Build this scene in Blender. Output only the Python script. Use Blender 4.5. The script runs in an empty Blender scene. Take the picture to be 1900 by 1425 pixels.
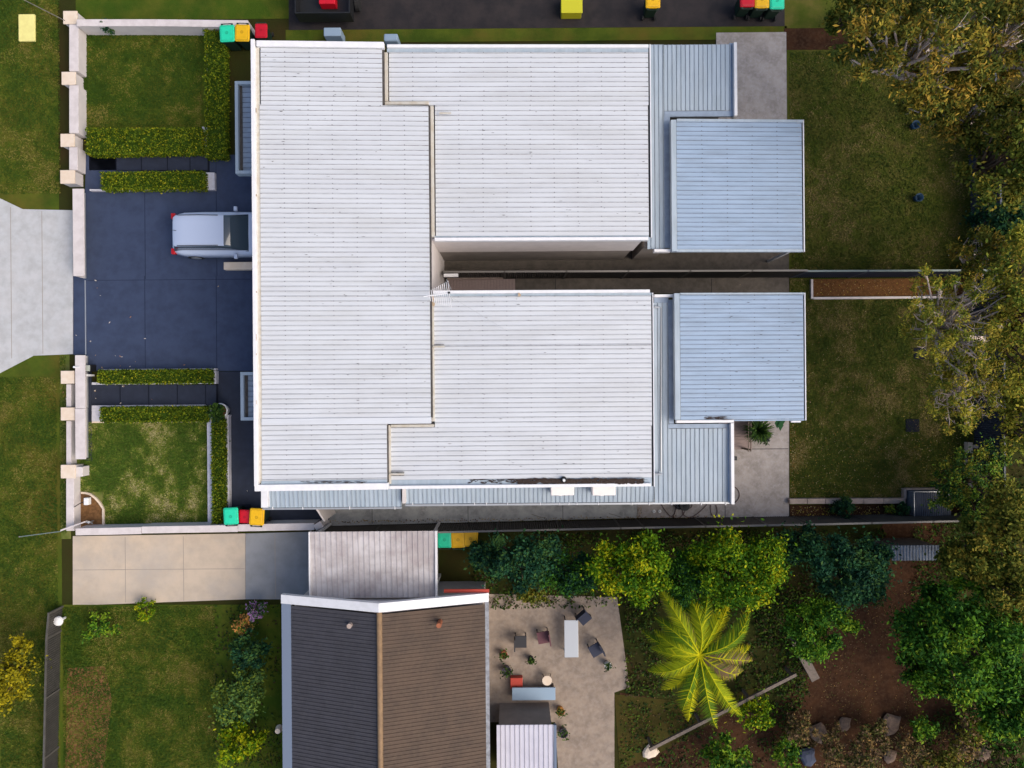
import bpy, math, random
import numpy as np
from mathutils import Vector, Matrix
random.seed(7); rng = np.random.default_rng(7)
R = math.radians
C = bpy.context.scene.collection
sc = bpy.context.scene

# ------------------------------------------------------------------ camera, sky, sun, exposure
H = 29.3                 # drone height in metres
S = 45.0                 # photo pixels per metre at ground level
ROT = R(-0.45)           # the drone hovers slightly turned against the house
cam_d = bpy.data.cameras.new('camera'); cam = bpy.data.objects.new('camera', cam_d); C.objects.link(cam)
cam.location = (0, 0, H); cam.rotation_euler = (0, 0, ROT)
cam_d.sensor_width = 36; cam_d.lens = 36 * H / (1900 / S); cam_d.clip_end = 500
sc.camera = cam
SUN_EL, SUN_AZ = 48.0, 112.0       # azimuth from +Y towards +X: low soft light from the right and below
w = bpy.data.worlds.new('World'); sc.world = w; w.use_nodes = True
nt = w.node_tree; bg = nt.nodes['Background']
sky = nt.nodes.new('ShaderNodeTexSky'); sky.sky_type = 'NISHITA'; sky.sun_disc = False
sky.sun_elevation = R(SUN_EL); sky.sun_rotation = R(SUN_AZ); sky.air_density = 1.0; sky.dust_density = 4.0; sky.ozone_density = 1.0
nt.links.new(sky.outputs[0], bg.inputs[0]); bg.inputs[1].default_value = 0.15
sd = bpy.data.lights.new('sun', 'SUN'); sd.energy = 1.5; sd.angle = R(50); sd.color = (1, .90, .77)
so = bpy.data.objects.new('sun', sd); C.objects.link(so)
d = Vector((math.sin(R(SUN_AZ)) * math.cos(R(SUN_EL)), math.cos(R(SUN_AZ)) * math.cos(R(SUN_EL)), math.sin(R(SUN_EL))))
so.rotation_euler = d.to_track_quat('Z', 'Y').to_euler(); so.location = (30, -15, 40)
sc.view_settings.view_transform = 'Standard'; sc.view_settings.look = 'None'
sc.view_settings.exposure = 0.42; sc.view_settings.gamma = 1

# ------------------------------------------------------------------ helpers
def P(px, py, z=0.0):
    """a point of the photo at a known height -> metres"""
    u, v = px - 950, 712.5 - py
    c, s = math.cos(ROT), math.sin(ROT); k = (H - z) / H / S
    return ((u * c - v * s) * k, (u * s + v * c) * k)
def P3(px, py, z=0.0):
    a = P(px, py, z); return Vector((a[0], a[1], z))
def rect(px0, py0, px1, py1, z=0.0):
    mx, my = (px0 + px1) / 2, (py0 + py1) / 2
    xa, xb = P(px0, my, z)[0], P(px1, my, z)[0]; ya, yb = P(mx, py0, z)[1], P(mx, py1, z)[1]
    return min(xa, xb), min(ya, yb), max(xa, xb), max(ya, yb)
def lin(r, g, b):
    f = lambda c: (c / 255 / 12.92) if c / 255 <= .04045 else ((c / 255 + .055) / 1.055) ** 2.4
    return (f(r), f(g), f(b), 1)

class MB:
    def __init__(s): s.v = []; s.f = []; s.m = []
    def face(s, pts, m=0):
        n = len(s.v); s.v.extend(pts); s.f.append(tuple(range(n, n + len(pts)))); s.m.append(m)
    def box(s, x0, y0, z0, x1, y1, z1, m=0, mt=None):
        n = len(s.v)
        s.v += [(x0, y0, z0), (x1, y0, z0), (x1, y1, z0), (x0, y1, z0), (x0, y0, z1), (x1, y0, z1), (x1, y1, z1), (x0, y1, z1)]
        for q in ((3, 2, 1, 0), (4, 5, 6, 7), (0, 1, 5, 4), (1, 2, 6, 5), (2, 3, 7, 6), (3, 0, 4, 7)):
            s.f.append(tuple(n + i for i in q)); s.m.append(m)
        if mt is not None: s.m[-5] = mt
        return s
    def prism(s, poly, z0, z1, m=0, mt=None):
        """poly: xy list, any order; extruded"""
        a = sum(poly[i][0] * poly[(i + 1) % len(poly)][1] - poly[(i + 1) % len(poly)][0] * poly[i][1] for i in range(len(poly)))
        if a < 0: poly = poly[::-1]
        n = len(s.v); k = len(poly)
        s.v += [(p[0], p[1], z0) for p in poly] + [(p[0], p[1], z1) for p in poly]
        s.f.append(tuple(range(n + k - 1, n - 1, -1))); s.m.append(m)
        s.f.append(tuple(range(n + k, n + 2 * k))); s.m.append(m if mt is None else mt)
        for i in range(k):
            j = (i + 1) % k; s.f.append((n + i, n + j, n + k + j, n + k + i)); s.m.append(m)
        return s
    def tube(s, pts, r, seg=6, m=0, caps=True):
        pts = [Vector(p) for p in pts]; rr = r if isinstance(r, (list, tuple)) else [r] * len(pts)
        n0 = len(s.v); up = Vector((0, 0, 1))
        for i, p in enumerate(pts):
            t = (pts[min(i + 1, len(pts) - 1)] - pts[max(i - 1, 0)])
            if t.length < 1e-6: t = Vector((0, 0, 1))
            t.normalize(); a = up if abs(t.z) < .95 else Vector((1, 0, 0))
            u = t.cross(a).normalized(); v = t.cross(u)
            for k in range(seg):
                an = 2 * math.pi * k / seg; q = p + (u * math.cos(an) + v * math.sin(an)) * rr[i]; s.v.append(tuple(q))
        for i in range(len(pts) - 1):
            for k in range(seg):
                a = n0 + i * seg + k; b = n0 + i * seg + (k + 1) % seg
                s.f.append((a, b, b + seg, a + seg)); s.m.append(m)
        if caps:
            s.f.append(tuple(range(n0, n0 + seg))); s.m.append(m)
            e = n0 + (len(pts) - 1) * seg; s.f.append(tuple(range(e + seg - 1, e - 1, -1))); s.m.append(m)
        return s
    def loft(s, rings, m=0, cap=True, closed=True):
        n0 = len(s.v); k = len(rings[0])
        for r_ in rings: s.v += [tuple(p) for p in r_]
        for i in range(len(rings) - 1):
            for j in range(k if closed else k - 1):
                a = n0 + i * k + j; b = n0 + i * k + (j + 1) % k
                s.f.append((a, b, b + k, a + k)); s.m.append(m)
        if cap:
            s.f.append(tuple(range(n0 + k - 1, n0 - 1, -1))); s.m.append(m)
            e = n0 + (len(rings) - 1) * k; s.f.append(tuple(range(e, e + k))); s.m.append(m)
        return s
    def quads(s, cen, ax, ay, mi):
        """many small kite-shaped leaves: arrays of centres, half axes, material index"""
        n = len(s.v); k = len(cen)
        v = np.stack([cen - ax, cen - ay, cen + ax, cen + ay], 1).reshape(-1, 3)
        s.v.extend(map(tuple, v.tolist()))
        s.f.extend([(n + 4 * i, n + 4 * i + 1, n + 4 * i + 2, n + 4 * i + 3) for i in range(k)])
        s.m.extend([int(i) for i in mi])
        return s

ROOT = {}
def link(name, mb, mats, off=(0, 0, 0), parent=None, smooth=False, bevel=0):
    me = bpy.data.meshes.new(name)
    v = np.array(mb.v, dtype=float) - np.array(off, dtype=float)
    me.from_pydata(v.tolist(), [], mb.f)
    if not isinstance(mats, (list, tuple)): mats = [mats]
    for m in mats: me.materials.append(m)
    me.polygons.foreach_set('material_index', mb.m)
    if smooth: me.polygons.foreach_set('use_smooth', [True] * len(mb.f))
    me.update()
    o = bpy.data.objects.new(name, me); C.objects.link(o)
    if parent is not None: o.parent = parent
    if bevel:
        b = o.modifiers.new('bevel', 'BEVEL'); b.width = bevel; b.segments = 2; b.limit_method = 'ANGLE'
    return o
def tag(o, label, cat, group=None, kind=None):
    if label: o['label'] = label
    if cat: o['category'] = cat
    if group: o['group'] = group
    if kind: o['kind'] = kind
    return o
def thing(name, label, cat, loc=(0, 0, 0), group=None, rz=0):
    o = bpy.data.objects.new(name, None); C.objects.link(o); o.empty_display_size = .2
    o.location = loc; o.rotation_euler = (0, 0, rz); ROOT[o.name] = tuple(loc)
    return tag(o, label, cat, group)
def part(name, mb, mats, parent, label=None, smooth=False, bevel=0):
    off = ROOT.get(parent.name, (0, 0, 0))
    o = link(name, mb, mats, off, parent, smooth, bevel); ROOT[o.name] = off
    if label: o['label'] = label
    return o
def single(name, mb, mats, label, cat, group=None, kind=None, smooth=False, bevel=0):
    """a thing that is one mesh: its origin sits at its base"""
    v = np.array(mb.v); lo, hi = v.min(0), v.max(0); off = ((lo[0] + hi[0]) / 2, (lo[1] + hi[1]) / 2, lo[2])
    o = link(name, mb, mats, off, None, smooth, bevel); o.location = off
    return tag(o, label, cat, group, kind)
def struct(name, mb, mats, label, cat, bevel=0):
    return single(name, mb, mats, label, cat, kind='structure', bevel=bevel)
def copy_tree(o, parent=None):
    c = o.copy(); C.objects.link(c); c.parent = parent
    for ch in list(o.children): copy_tree(ch, c)
    return c

# ------------------------------------------------------------------ materials
def mat(name, col, rough=.6, var=None, scale=3.0, amt=.5, detail=6, bump=0, bscale=40, spec=.35, metal=0, var2=None, scale2=.6, amt2=.4, stretch=(1, 1, 1), trans=0, seed=0.0):
    if rough >= .9: spec = .06
    m = bpy.data.materials.new(name); m.use_nodes = True; t = m.node_tree; b = t.nodes['Principled BSDF']
    b.inputs['Roughness'].default_value = rough; b.inputs['Metallic'].default_value = metal
    b.inputs['Specular IOR Level'].default_value = spec
    geo = t.nodes.new('ShaderNodeNewGeometry'); mp = t.nodes.new('ShaderNodeMapping')
    mp.inputs['Scale'].default_value = stretch; mp.inputs['Location'].default_value = (seed, seed * 1.7, 0)
    t.links.new(geo.outputs['Position'], mp.inputs['Vector'])
    out = None
    def mix(prev, colb, sc_, am, lo=.4, hi=.62):
        n = t.nodes.new('ShaderNodeTexNoise'); n.inputs['Scale'].default_value = sc_; n.inputs['Detail'].default_value = detail
        n.inputs['Roughness'].default_value = .62
        t.links.new(mp.outputs[0], n.inputs['Vector'])
        r_ = t.nodes.new('ShaderNodeMapRange'); r_.inputs[1].default_value = lo; r_.inputs[2].default_value = hi; r_.inputs[4].default_value = am
        t.links.new(n.outputs[0], r_.inputs[0])
        x = t.nodes.new('ShaderNodeMix'); x.data_type = 'RGBA'
        t.links.new(r_.outputs[0], x.inputs[0])
        if prev is None: x.inputs[6].default_value = col
        else: t.links.new(prev, x.inputs[6])
        x.inputs[7].default_value = colb
        return x.outputs[2]
    if var is not None: out = mix(out, var, scale, amt)
    if var2 is not None: out = mix(out, var2, scale2, amt2, .45, .7)
    if out is None: b.inputs['Base Color'].default_value = col
    else: t.links.new(out, b.inputs['Base Color'])
    if bump:
        n = t.nodes.new('ShaderNodeTexNoise'); n.inputs['Scale'].default_value = bscale; n.inputs['Detail'].default_value = 5
        t.links.new(geo.outputs['Position'], n.inputs['Vector'])
        bp = t.nodes.new('ShaderNodeBump'); bp.inputs['Strength'].default_value = bump; bp.inputs['Distance'].default_value = .02
        t.links.new(n.outputs[0], bp.inputs['Height']); t.links.new(bp.outputs[0], b.inputs['Normal'])
    if trans:
        b.inputs['Transmission Weight'].default_value = trans
    return m
def g(r, gg, b_): return (r, gg, b_, 1)
M = {}
M['roof_pan'] = mat('white roof sheet', g(.555, .58, .615), .45, g(.49, .51, .545), 1.2, .6, bump=.03, var2=g(.40, .40, .385), scale2=1.1, amt2=.33, spec=.4, stretch=(.3, 1.8, 1))
M['roof_side'] = mat('roof rib side', g(.30, .31, .33), .6, g(.17, .17, .18), 5, .9)  # dark tone paints in the shaded flank of each rib; also screws and seam
M['roof_grime'] = mat('roof rib grime', g(.10, .09, .085), .8, g(.30, .29, .28), 9, .8)
M['roof_blue'] = mat('bluer white roof sheet', g(.29, .385, .52), .5, g(.24, .33, .45), 1.5, .6, bump=.03, var2=g(.20, .25, .31), scale2=2.5, amt2=.45, stretch=(.3, 2, 1))  # bluer and darker sheet tone than the main roofs
M['roof_blue_side'] = mat('blue roof rib side', g(.14, .17, .22), .6, g(.08, .095, .12), 6, .8)  # rib shade painted in as a darker blue
M['roof_low'] = mat('pale blue roof sheet', g(.36, .43, .50), .5, g(.29, .36, .43), 2, .7, var2=g(.25, .29, .31), scale2=2.5, amt2=.45, stretch=(2, .3, 1))
M['roof_low_side'] = mat('pale blue rib side', g(.19, .22, .25), .6, g(.12, .135, .15), 5, .7)  # darker blue grey, painted-in shade of the rib flanks
M['white_metal'] = mat('white flashing', g(.70, .70, .72), .4, g(.60, .60, .60), 4, .5)
M['cream_metal'] = mat('cream gutter', g(.52, .50, .45), .5, g(.42, .36, .27), 5, .6)
M['valley'] = mat('blue box gutter', g(.27, .34, .44), .5, g(.20, .25, .33), 3, .6)
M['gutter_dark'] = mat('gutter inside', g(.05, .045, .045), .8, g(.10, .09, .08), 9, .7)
M['render_white'] = mat('white rendered wall', g(.60, .56, .55), .75, g(.50, .47, .47), 2.5, .5, bump=.15, bscale=60)
M['render_grey'] = mat('grey rendered wall', g(.26, .23, .21), .8, g(.19, .17, .16), 2.5, .5)
M['cream'] = mat('cream stone cap', g(.64, .52, .40), .7, g(.70, .60, .50), 4, .7, bump=.1)
M['kerb'] = mat('painted pale kerb', g(.52, .52, .58), .7, g(.40, .40, .44), 5, .6, bump=.1)
M['kerb_pink'] = mat('pinkish sleeper wall', g(.40, .32, .28), .8, g(.30, .24, .20), 6, .7, bump=.2)
M['navy'] = mat('navy sealed concrete', g(.040, .056, .104), .7, g(.030, .042, .080), 1.4, .8, bump=.08, bscale=90, var2=g(.044, .062, .118), scale2=3.5, amt2=.55, spec=.2)
M['navy_step'] = mat('navy path concrete', g(.017, .022, .038), .65, g(.023, .030, .052), 2.2, .8, bump=.08, bscale=90, spec=.3)
M['joint'] = mat('dark joint', g(.012, .014, .022), .9)  # near-black tone of the path joints and step edges
M['joint_navy'] = mat('navy joint', g(.024, .033, .062), .9)
M['joint_pale'] = mat('concrete joint', g(.30, .27, .235), .9)
M['conc_tan'] = mat('tan worn paving', g(.285, .225, .175), .85, g(.19, .15, .12), 1.8, .9, bump=.3, var2=g(.33, .28, .24), scale2=6, amt2=.5)
M['tread'] = mat('pale step edge', g(.10, .12, .17), .7)
M['conc_street'] = mat('street concrete', g(.44, .45, .46), .8, g(.36, .36, .36), 2.5, .8, bump=.2, bscale=70, var2=g(.50, .49, .49), scale2=1, amt2=.5)
M['conc_side'] = mat('grey side path concrete', g(.36, .37, .37), .8, g(.22, .23, .23), 1.8, .9, bump=.2, bscale=60, var2=g(.44, .44, .42), scale2=7, amt2=.5)
M['conc_patio'] = mat('pinkish patio concrete', g(.37, .335, .315), .8, g(.25, .225, .205), 1.6, .9, bump=.2, bscale=60, var2=g(.44, .42, .43), scale2=9, amt2=.45)
M['conc_pass'] = mat('brown passage concrete', g(.105, .09, .075), .85, g(.07, .06, .05), 3, .9, bump=.2, var2=g(.14, .12, .10), scale2=9, amt2=.4)
M['conc_drive'] = mat('beige driveway concrete', g(.50, .41, .315), .8, g(.40, .335, .265), 1.1, .8, bump=.2, var2=g(.36, .335, .31), scale2=.5, amt2=.6)
M['conc_grey'] = mat('grey drive concrete', g(.25, .26, .275), .8, g(.20, .205, .21), 1.1, .8, bump=.2)
M['asphalt'] = mat('dark asphalt', g(.013, .011, .013), .8, g(.026, .020, .020), 1.6, .8, bump=.3, var2=g(.042, .032, .030), scale2=.7, amt2=.4)
M['deck'] = mat('pinkish deck boards', g(.30, .23, .215), .7, g(.22, .165, .15), 7, .6, stretch=(1, 6, 1), bump=.1)
M['timber'] = mat('grey brown timber', g(.17, .135, .11), .8, g(.10, .08, .065), 9, .7)
M['mulch'] = mat('brown mulch', g(.125, .056, .020), .95, g(.065, .030, .011), 9, .9, bump=.6, bscale=60, var2=g(.19, .10, .045), scale2=30, amt2=.6)
M['soil'] = mat('dark red brown soil', g(.052, .024, .012), .95, g(.026, .013, .008), 1.2, .9, bump=.6, bscale=30, var2=g(.085, .048, .028), scale2=7, amt2=.5)
M['bedsoil'] = mat('ochre garden soil', g(.20, .105, .045), .95, g(.12, .06, .026), 8, .9, bump=.6, bscale=60)
M['ground'] = mat('rough grass ground', g(.030, .034, .008), .95, g(.016, .024, .005), .9, .9, bump=.6, bscale=30, var2=g(.050, .032, .012), scale2=.45, amt2=.75)
M['lawn_front'] = mat('front lawn', g(.095, .125, .022), .95, g(.17, .165, .055), 1.6, .9, bump=.7, bscale=45, var2=g(.045, .080, .012), scale2=2.6, amt2=.7)
M['lawn_back'] = mat('back lawn', g(.066, .080, .012), .95, g(.105, .092, .024), 1.3, .9, bump=.7, bscale=45, var2=g(.036, .060, .007), scale2=1.1, amt2=.8)
M['lawn_side'] = mat('neighbour lawn', g(.046, .080, .008), .95, g(.095, .100, .014), .8, .9, bump=.7, bscale=45, var2=g(.020, .052, .006), scale2=.5, amt2=.8)
M['verge'] = mat('verge grass', g(.075, .100, .012), .95, g(.036, .062, .008), .8, .9, bump=.7, bscale=45, var2=g(.125, .085, .018), scale2=.5, amt2=.7)
M['olive_earth'] = mat('olive brown earth', g(.060, .046, .012), .95, g(.034, .030, .008), 1.0, .8, bump=.6, bscale=30, var2=g(.030, .045, .008), scale2=1.4, amt2=.6)
M['gable_shade'] = mat('tiles with painted shade', g(.045, .044, .054), .75, g(.034, .033, .039), 2, .7, bump=.2, var2=g(.075, .07, .075), scale2=9, amt2=.4)  # left slope: shade painted into a darker, cooler tile colour
M['gable_sunlit'] = mat('tiles with painted sunlight', g(.082, .054, .038), .8, g(.058, .040, .030), 1.2, .8, bump=.2, var2=g(.11, .078, .052), scale2=9, amt2=.5)  # right slope: warm sunlight painted into the tile colour
M['ridge'] = mat('tan ridge tiles', g(.24, .155, .085), .8, g(.17, .11, .065), 5, .7)
M['carport'] = mat('stained pinkish carport sheet', g(.52, .50, .51), .6, g(.34, .30, .30), .9, .8, var2=g(.25, .21, .215), scale2=1.6, amt2=.55)
M['carport_side'] = mat('carport rib side', g(.33, .31, .32), .7)  # darker than the sheet, rib shade put into the colour
M['blue_gutter'] = mat('blue grey gutter', g(.13, .165, .23), .5)
M['fence_dark'] = mat('dark olive metal fence', g(.085, .080, .072), .6, g(.055, .052, .047), 3, .6)
M['fence_grey'] = mat('charcoal metal fence', g(.065, .075, .105), .55, g(.045, .052, .070), 4, .6)
M['fence_cap'] = mat('fence capping', g(.17, .16, .15), .5)
M['fence_cap_green'] = mat('green grey capping', g(.16, .20, .19), .5)
M['shed_blue'] = mat('blue grey corrugated shed', g(.17, .20, .25), .5, g(.10, .115, .14), 6, .6)
M['shed_side'] = mat('shed rib shadow side', g(.05, .055, .07), .6)
M['glass'] = mat('window glass', g(.04, .06, .08), .08, spec=.8)
M['black'] = mat('black plastic', g(.012, .013, .015), .5)
M['rubber'] = mat('rubber', g(.015, .015, .016), .8)
M['bin_body'] = mat('dark green bin body', g(.010, .030, .020), .5)
for n_, c_ in (('teal', g(.02, .62, .36)), ('red', g(.52, .006, .020)), ('yellow', g(.78, .44, .006))):
    M['lid_' + n_] = mat(n_ + ' bin lid', c_, .42, g(*(x * .85 for x in c_[:3])), 8, .6, bump=.03)
    M['mark_' + n_] = mat(n_ + ' lid emblem', g(*(x * .5 for x in c_[:3])), .5)
M['steel'] = mat('galvanised steel', g(.42, .44, .46), .35, metal=.5)
M['white_pvc'] = mat('white plastic', g(.72, .72, .72), .4)
M['pale_box'] = mat('pale grey green plastic', g(.42, .46, .42), .5)
M['ac_white'] = mat('pinkish white casing', g(.80, .74, .72), .5, g(.72, .66, .64), 3, .4)
M['terracotta'] = mat('terracotta', g(.33, .11, .05), .8, g(.24, .08, .04), 12, .6)
M['pot_dark'] = mat('dark glazed pot', g(.05, .045, .06), .4)
M['car_paint'] = mat('pale blue silver paint', g(.46, .53, .68), .28, spec=.6)
M['tail'] = mat('red tail light', g(.45, .01, .015), .3)
M['sludge'] = mat('gutter sludge', g(.030, .022, .020), .9, g(.07, .05, .04), 20, .8)
M['rust'] = mat('rust stain', g(.42, .31, .20), .8)
M['hose'] = mat('brown hose', g(.085, .035, .030), .5)
M['bark_pale'] = mat('pale grey bark', g(.58, .48, .42), .8, g(.34, .26, .22), 6, .7)
M['bark'] = mat('brown bark', g(.12, .085, .06), .9, g(.07, .05, .035), 9, .7)
M['stem'] = mat('green stem', g(.09, .12, .03), .7)
M['drain'] = mat('black drain grate', g(.014, .016, .026), .95)
M['yellow_board'] = mat('pale yellow board', g(.72, .66, .24), .6, g(.64, .56, .20), 5, .6)
M['light_blue'] = mat('light blue fabric', g(.25, .34, .44), .7)
M['shed_white'] = mat('pale lilac shed roof', g(.52, .51, .58), .6, g(.44, .43, .50), 1.6, .7)
M['red_paint'] = mat('red painted edge', g(.42, .05, .03), .5)
M['purple'] = mat('purple flowers', g(.26, .14, .30), .8); M['orange'] = mat('orange flowers', g(.50, .22, .05), .8)
M['rock'] = mat('tan rock', g(.26, .18, .13), .9, g(.14, .10, .08), 5, .8, bump=.5)
M['slate'] = mat('blue slate rock', g(.045, .055, .09), .8)
def leafmats(tagname, cols):
    return [mat('%s leaf %d' % (tagname, i), g(*c), .7, g(*(x * .7 for x in c)), 6, .6, spec=.10) for i, c in enumerate(cols)]
L = {
 'hedge': leafmats('box hedge', [(.085, .135, .008), (.030, .062, .004), (.19, .23, .010), (.34, .31, .014)]),
 'gum': leafmats('gum', [(.145, .150, .022), (.085, .110, .018), (.27, .22, .026), (.34, .22, .03)]),
 'gumlight': leafmats('gum tips', [(.19, .21, .022), (.115, .155, .018), (.34, .30, .03), (.40, .30, .04)]),
 'olive': leafmats('olive tree', [(.095, .120, .014), (.055, .08, .010), (.16, .16, .020), (.23, .18, .022)]),
 'green': leafmats('green tree', [(.045, .135, .012), (.022, .078, .009), (.10, .22, .012), (.17, .26, .014)]),
 'dark': leafmats('dark shrub', [(.012, .055, .026), (.007, .034, .018), (.020, .075, .026), (.04, .09, .02)]),
 'mixed': leafmats('mixed shrub', [(.060, .135, .022), (.028, .075, .018), (.15, .25, .022), (.20, .20, .02)]),
 'lime': leafmats('lime tree', [(.095, .185, .004), (.035, .10, .004), (.19, .27, .004), (.32, .33, .006)]),
 'yellow': leafmats('yellow shrub', [(.26, .22, .006), (.17, .16, .008), (.36, .29, .01), (.08, .09, .01)]),
 'pale': leafmats('pale shrub', [(.07, .14, .035), (.04, .10, .03), (.10, .17, .03), (.13, .18, .02)]),
 'palm': leafmats('palm', [(.24, .29, .006), (.08, .15, .006), (.48, .45, .008)]),
 'pot': leafmats('potted plant', [(.025, .06, .010), (.012, .034, .008), (.05, .10, .012), (.07, .12, .02)]),
 'dry': leafmats('dry shrub', [(.17, .11, .06), (.10, .07, .03), (.24, .15, .05), (.08, .09, .02)]),
 'frontgrass': leafmats('front grass', [(.105, .155, .018), (.055, .105, .012), (.23, .245, .055), (.38, .34, .16)]),
 'backgrass': leafmats('back grass', [(.070, .090, .012), (.042, .066, .009), (.13, .12, .03), (.21, .165, .06)]),
 'vergegrass': leafmats('verge grass', [(.062, .098, .009), (.032, .068, .007), (.115, .125, .016), (.17, .15, .035)]),
 'cover': leafmats('ground cover', [(.028, .062, .008), (.014, .034, .007), (.060, .10, .008), (.05, .035, .015)]),
 'litter': leafmats('fallen', [(.30, .19, .05), (.18, .09, .03), (.42, .34, .18), (.50, .42, .06)]),
 'duskleaf': leafmats('pale fallen', [(.45, .42, .40), (.35, .25, .15), (.55, .50, .45), (.30, .16, .10)]),
}

# ------------------------------------------------------------------ generic builders
def slab(px0, py0, px1, py1, z, th=.1):
    a = rect(px0, py0, px1, py1, z); return MB().box(a[0], a[1], z - th, a[2], a[3], z)
def polyslab(pts, z, th=.1, mb=None):
    return (mb or MB()).prism([P(x, y, z) for x, y in pts], z - th, z)
def cap(mb, px0, py0, px1, py1, ztop, th, m=0):
    a = rect(px0, py0, px1, py1, ztop); mb.box(a[0], a[1], ztop - th, a[2], a[3], ztop, m); return mb

def roof_sheet(mb, x0, y0, x1, y1, za, zb, axis='x', pitch=.165, rib=.026, screws=True, grime_end=True, th=.02):
    """ribbed metal sheet. ribs run along axis; za = height at the low-coordinate end, zb at the other end.
    materials: 0 pan, 1 rib side, 2 grime"""
    if axis == 'x': lo, hi, a0, a1 = y0, y1, x0, x1
    else: lo, hi, a0, a1 = x0, x1, y0, y1
    n = max(1, round((hi - lo) / pitch)); p = (hi - lo) / n
    def V(a, c, h):
        z = za + (zb - za) * (a - a0) / (a1 - a0) + h
        return (a, c, z) if axis == 'x' else (c, a, z)
    def q(aa, ab, c0, h0, c1, h1, m):
        pts = [V(aa, c0, h0), V(ab, c0, h0), V(ab, c1, h1), V(aa, c1, h1)]
        mb.face(pts if axis == 'x' else pts[::-1], m)
    for i in range(n):
        c = lo + i * p
        w1, w2 = .010, .018
        g1 = a1 - (random.uniform(.03, .22) if grime_end else 0); g0 = a0 + (random.uniform(.01, .08) if grime_end else 0)
        q(a0, a1, c, 0, c + p - .038, 0, 0)
        cs = c + p - .038
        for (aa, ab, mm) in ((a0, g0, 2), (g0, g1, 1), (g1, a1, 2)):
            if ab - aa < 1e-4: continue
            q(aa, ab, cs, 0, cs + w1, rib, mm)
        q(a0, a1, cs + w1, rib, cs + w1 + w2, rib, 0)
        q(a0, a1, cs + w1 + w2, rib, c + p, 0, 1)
        if screws:
            na = max(2, int((a1 - a0) / .8))
            for k in range(1, na):
                if random.random() < .12: continue
                a = a0 + (a1 - a0) * k / na + random.uniform(-.01, .01); cc = cs + w1 + w2 / 2
                pts = [V(a - .017, cc - .017, rib + .004), V(a + .017, cc - .017, rib + .004), V(a + .017, cc + .017, rib + .004), V(a - .017, cc + .017, rib + .004)]
                mb.face(pts if axis == 'x' else pts[::-1], 1)
    # underside and edges
    u = [V(a0, lo, -th), V(a1, lo, -th), V(a1, hi, -th), V(a0, hi, -th)]
    mb.face(u[::-1] if axis == 'x' else u, 0)
    return mb

def leaves(mb, pts, size, nm=4, flat=.5, aspect=.45, weights=None, clump_m=None):
    k = len(pts)
    if k == 0: return mb
    n = rng.normal(size=(k, 3)); n[:, 2] = np.abs(n[:, 2]) + flat; n /= np.linalg.norm(n, axis=1)[:, None]
    a = rng.normal(size=(k, 3)); a -= (a * n).sum(1)[:, None] * n; a /= np.linalg.norm(a, axis=1)[:, None]
    b = np.cross(n, a)
    s = size * rng.uniform(.6, 1.3, size=(k, 1))
    mi = rng.choice(nm, size=k, p=weights)
    if clump_m is not None:
        sel = rng.random(k) < .55; mi = np.where(sel, clump_m, mi)
    return mb.quads(pts, a * s, b * s * aspect, mi)

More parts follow.
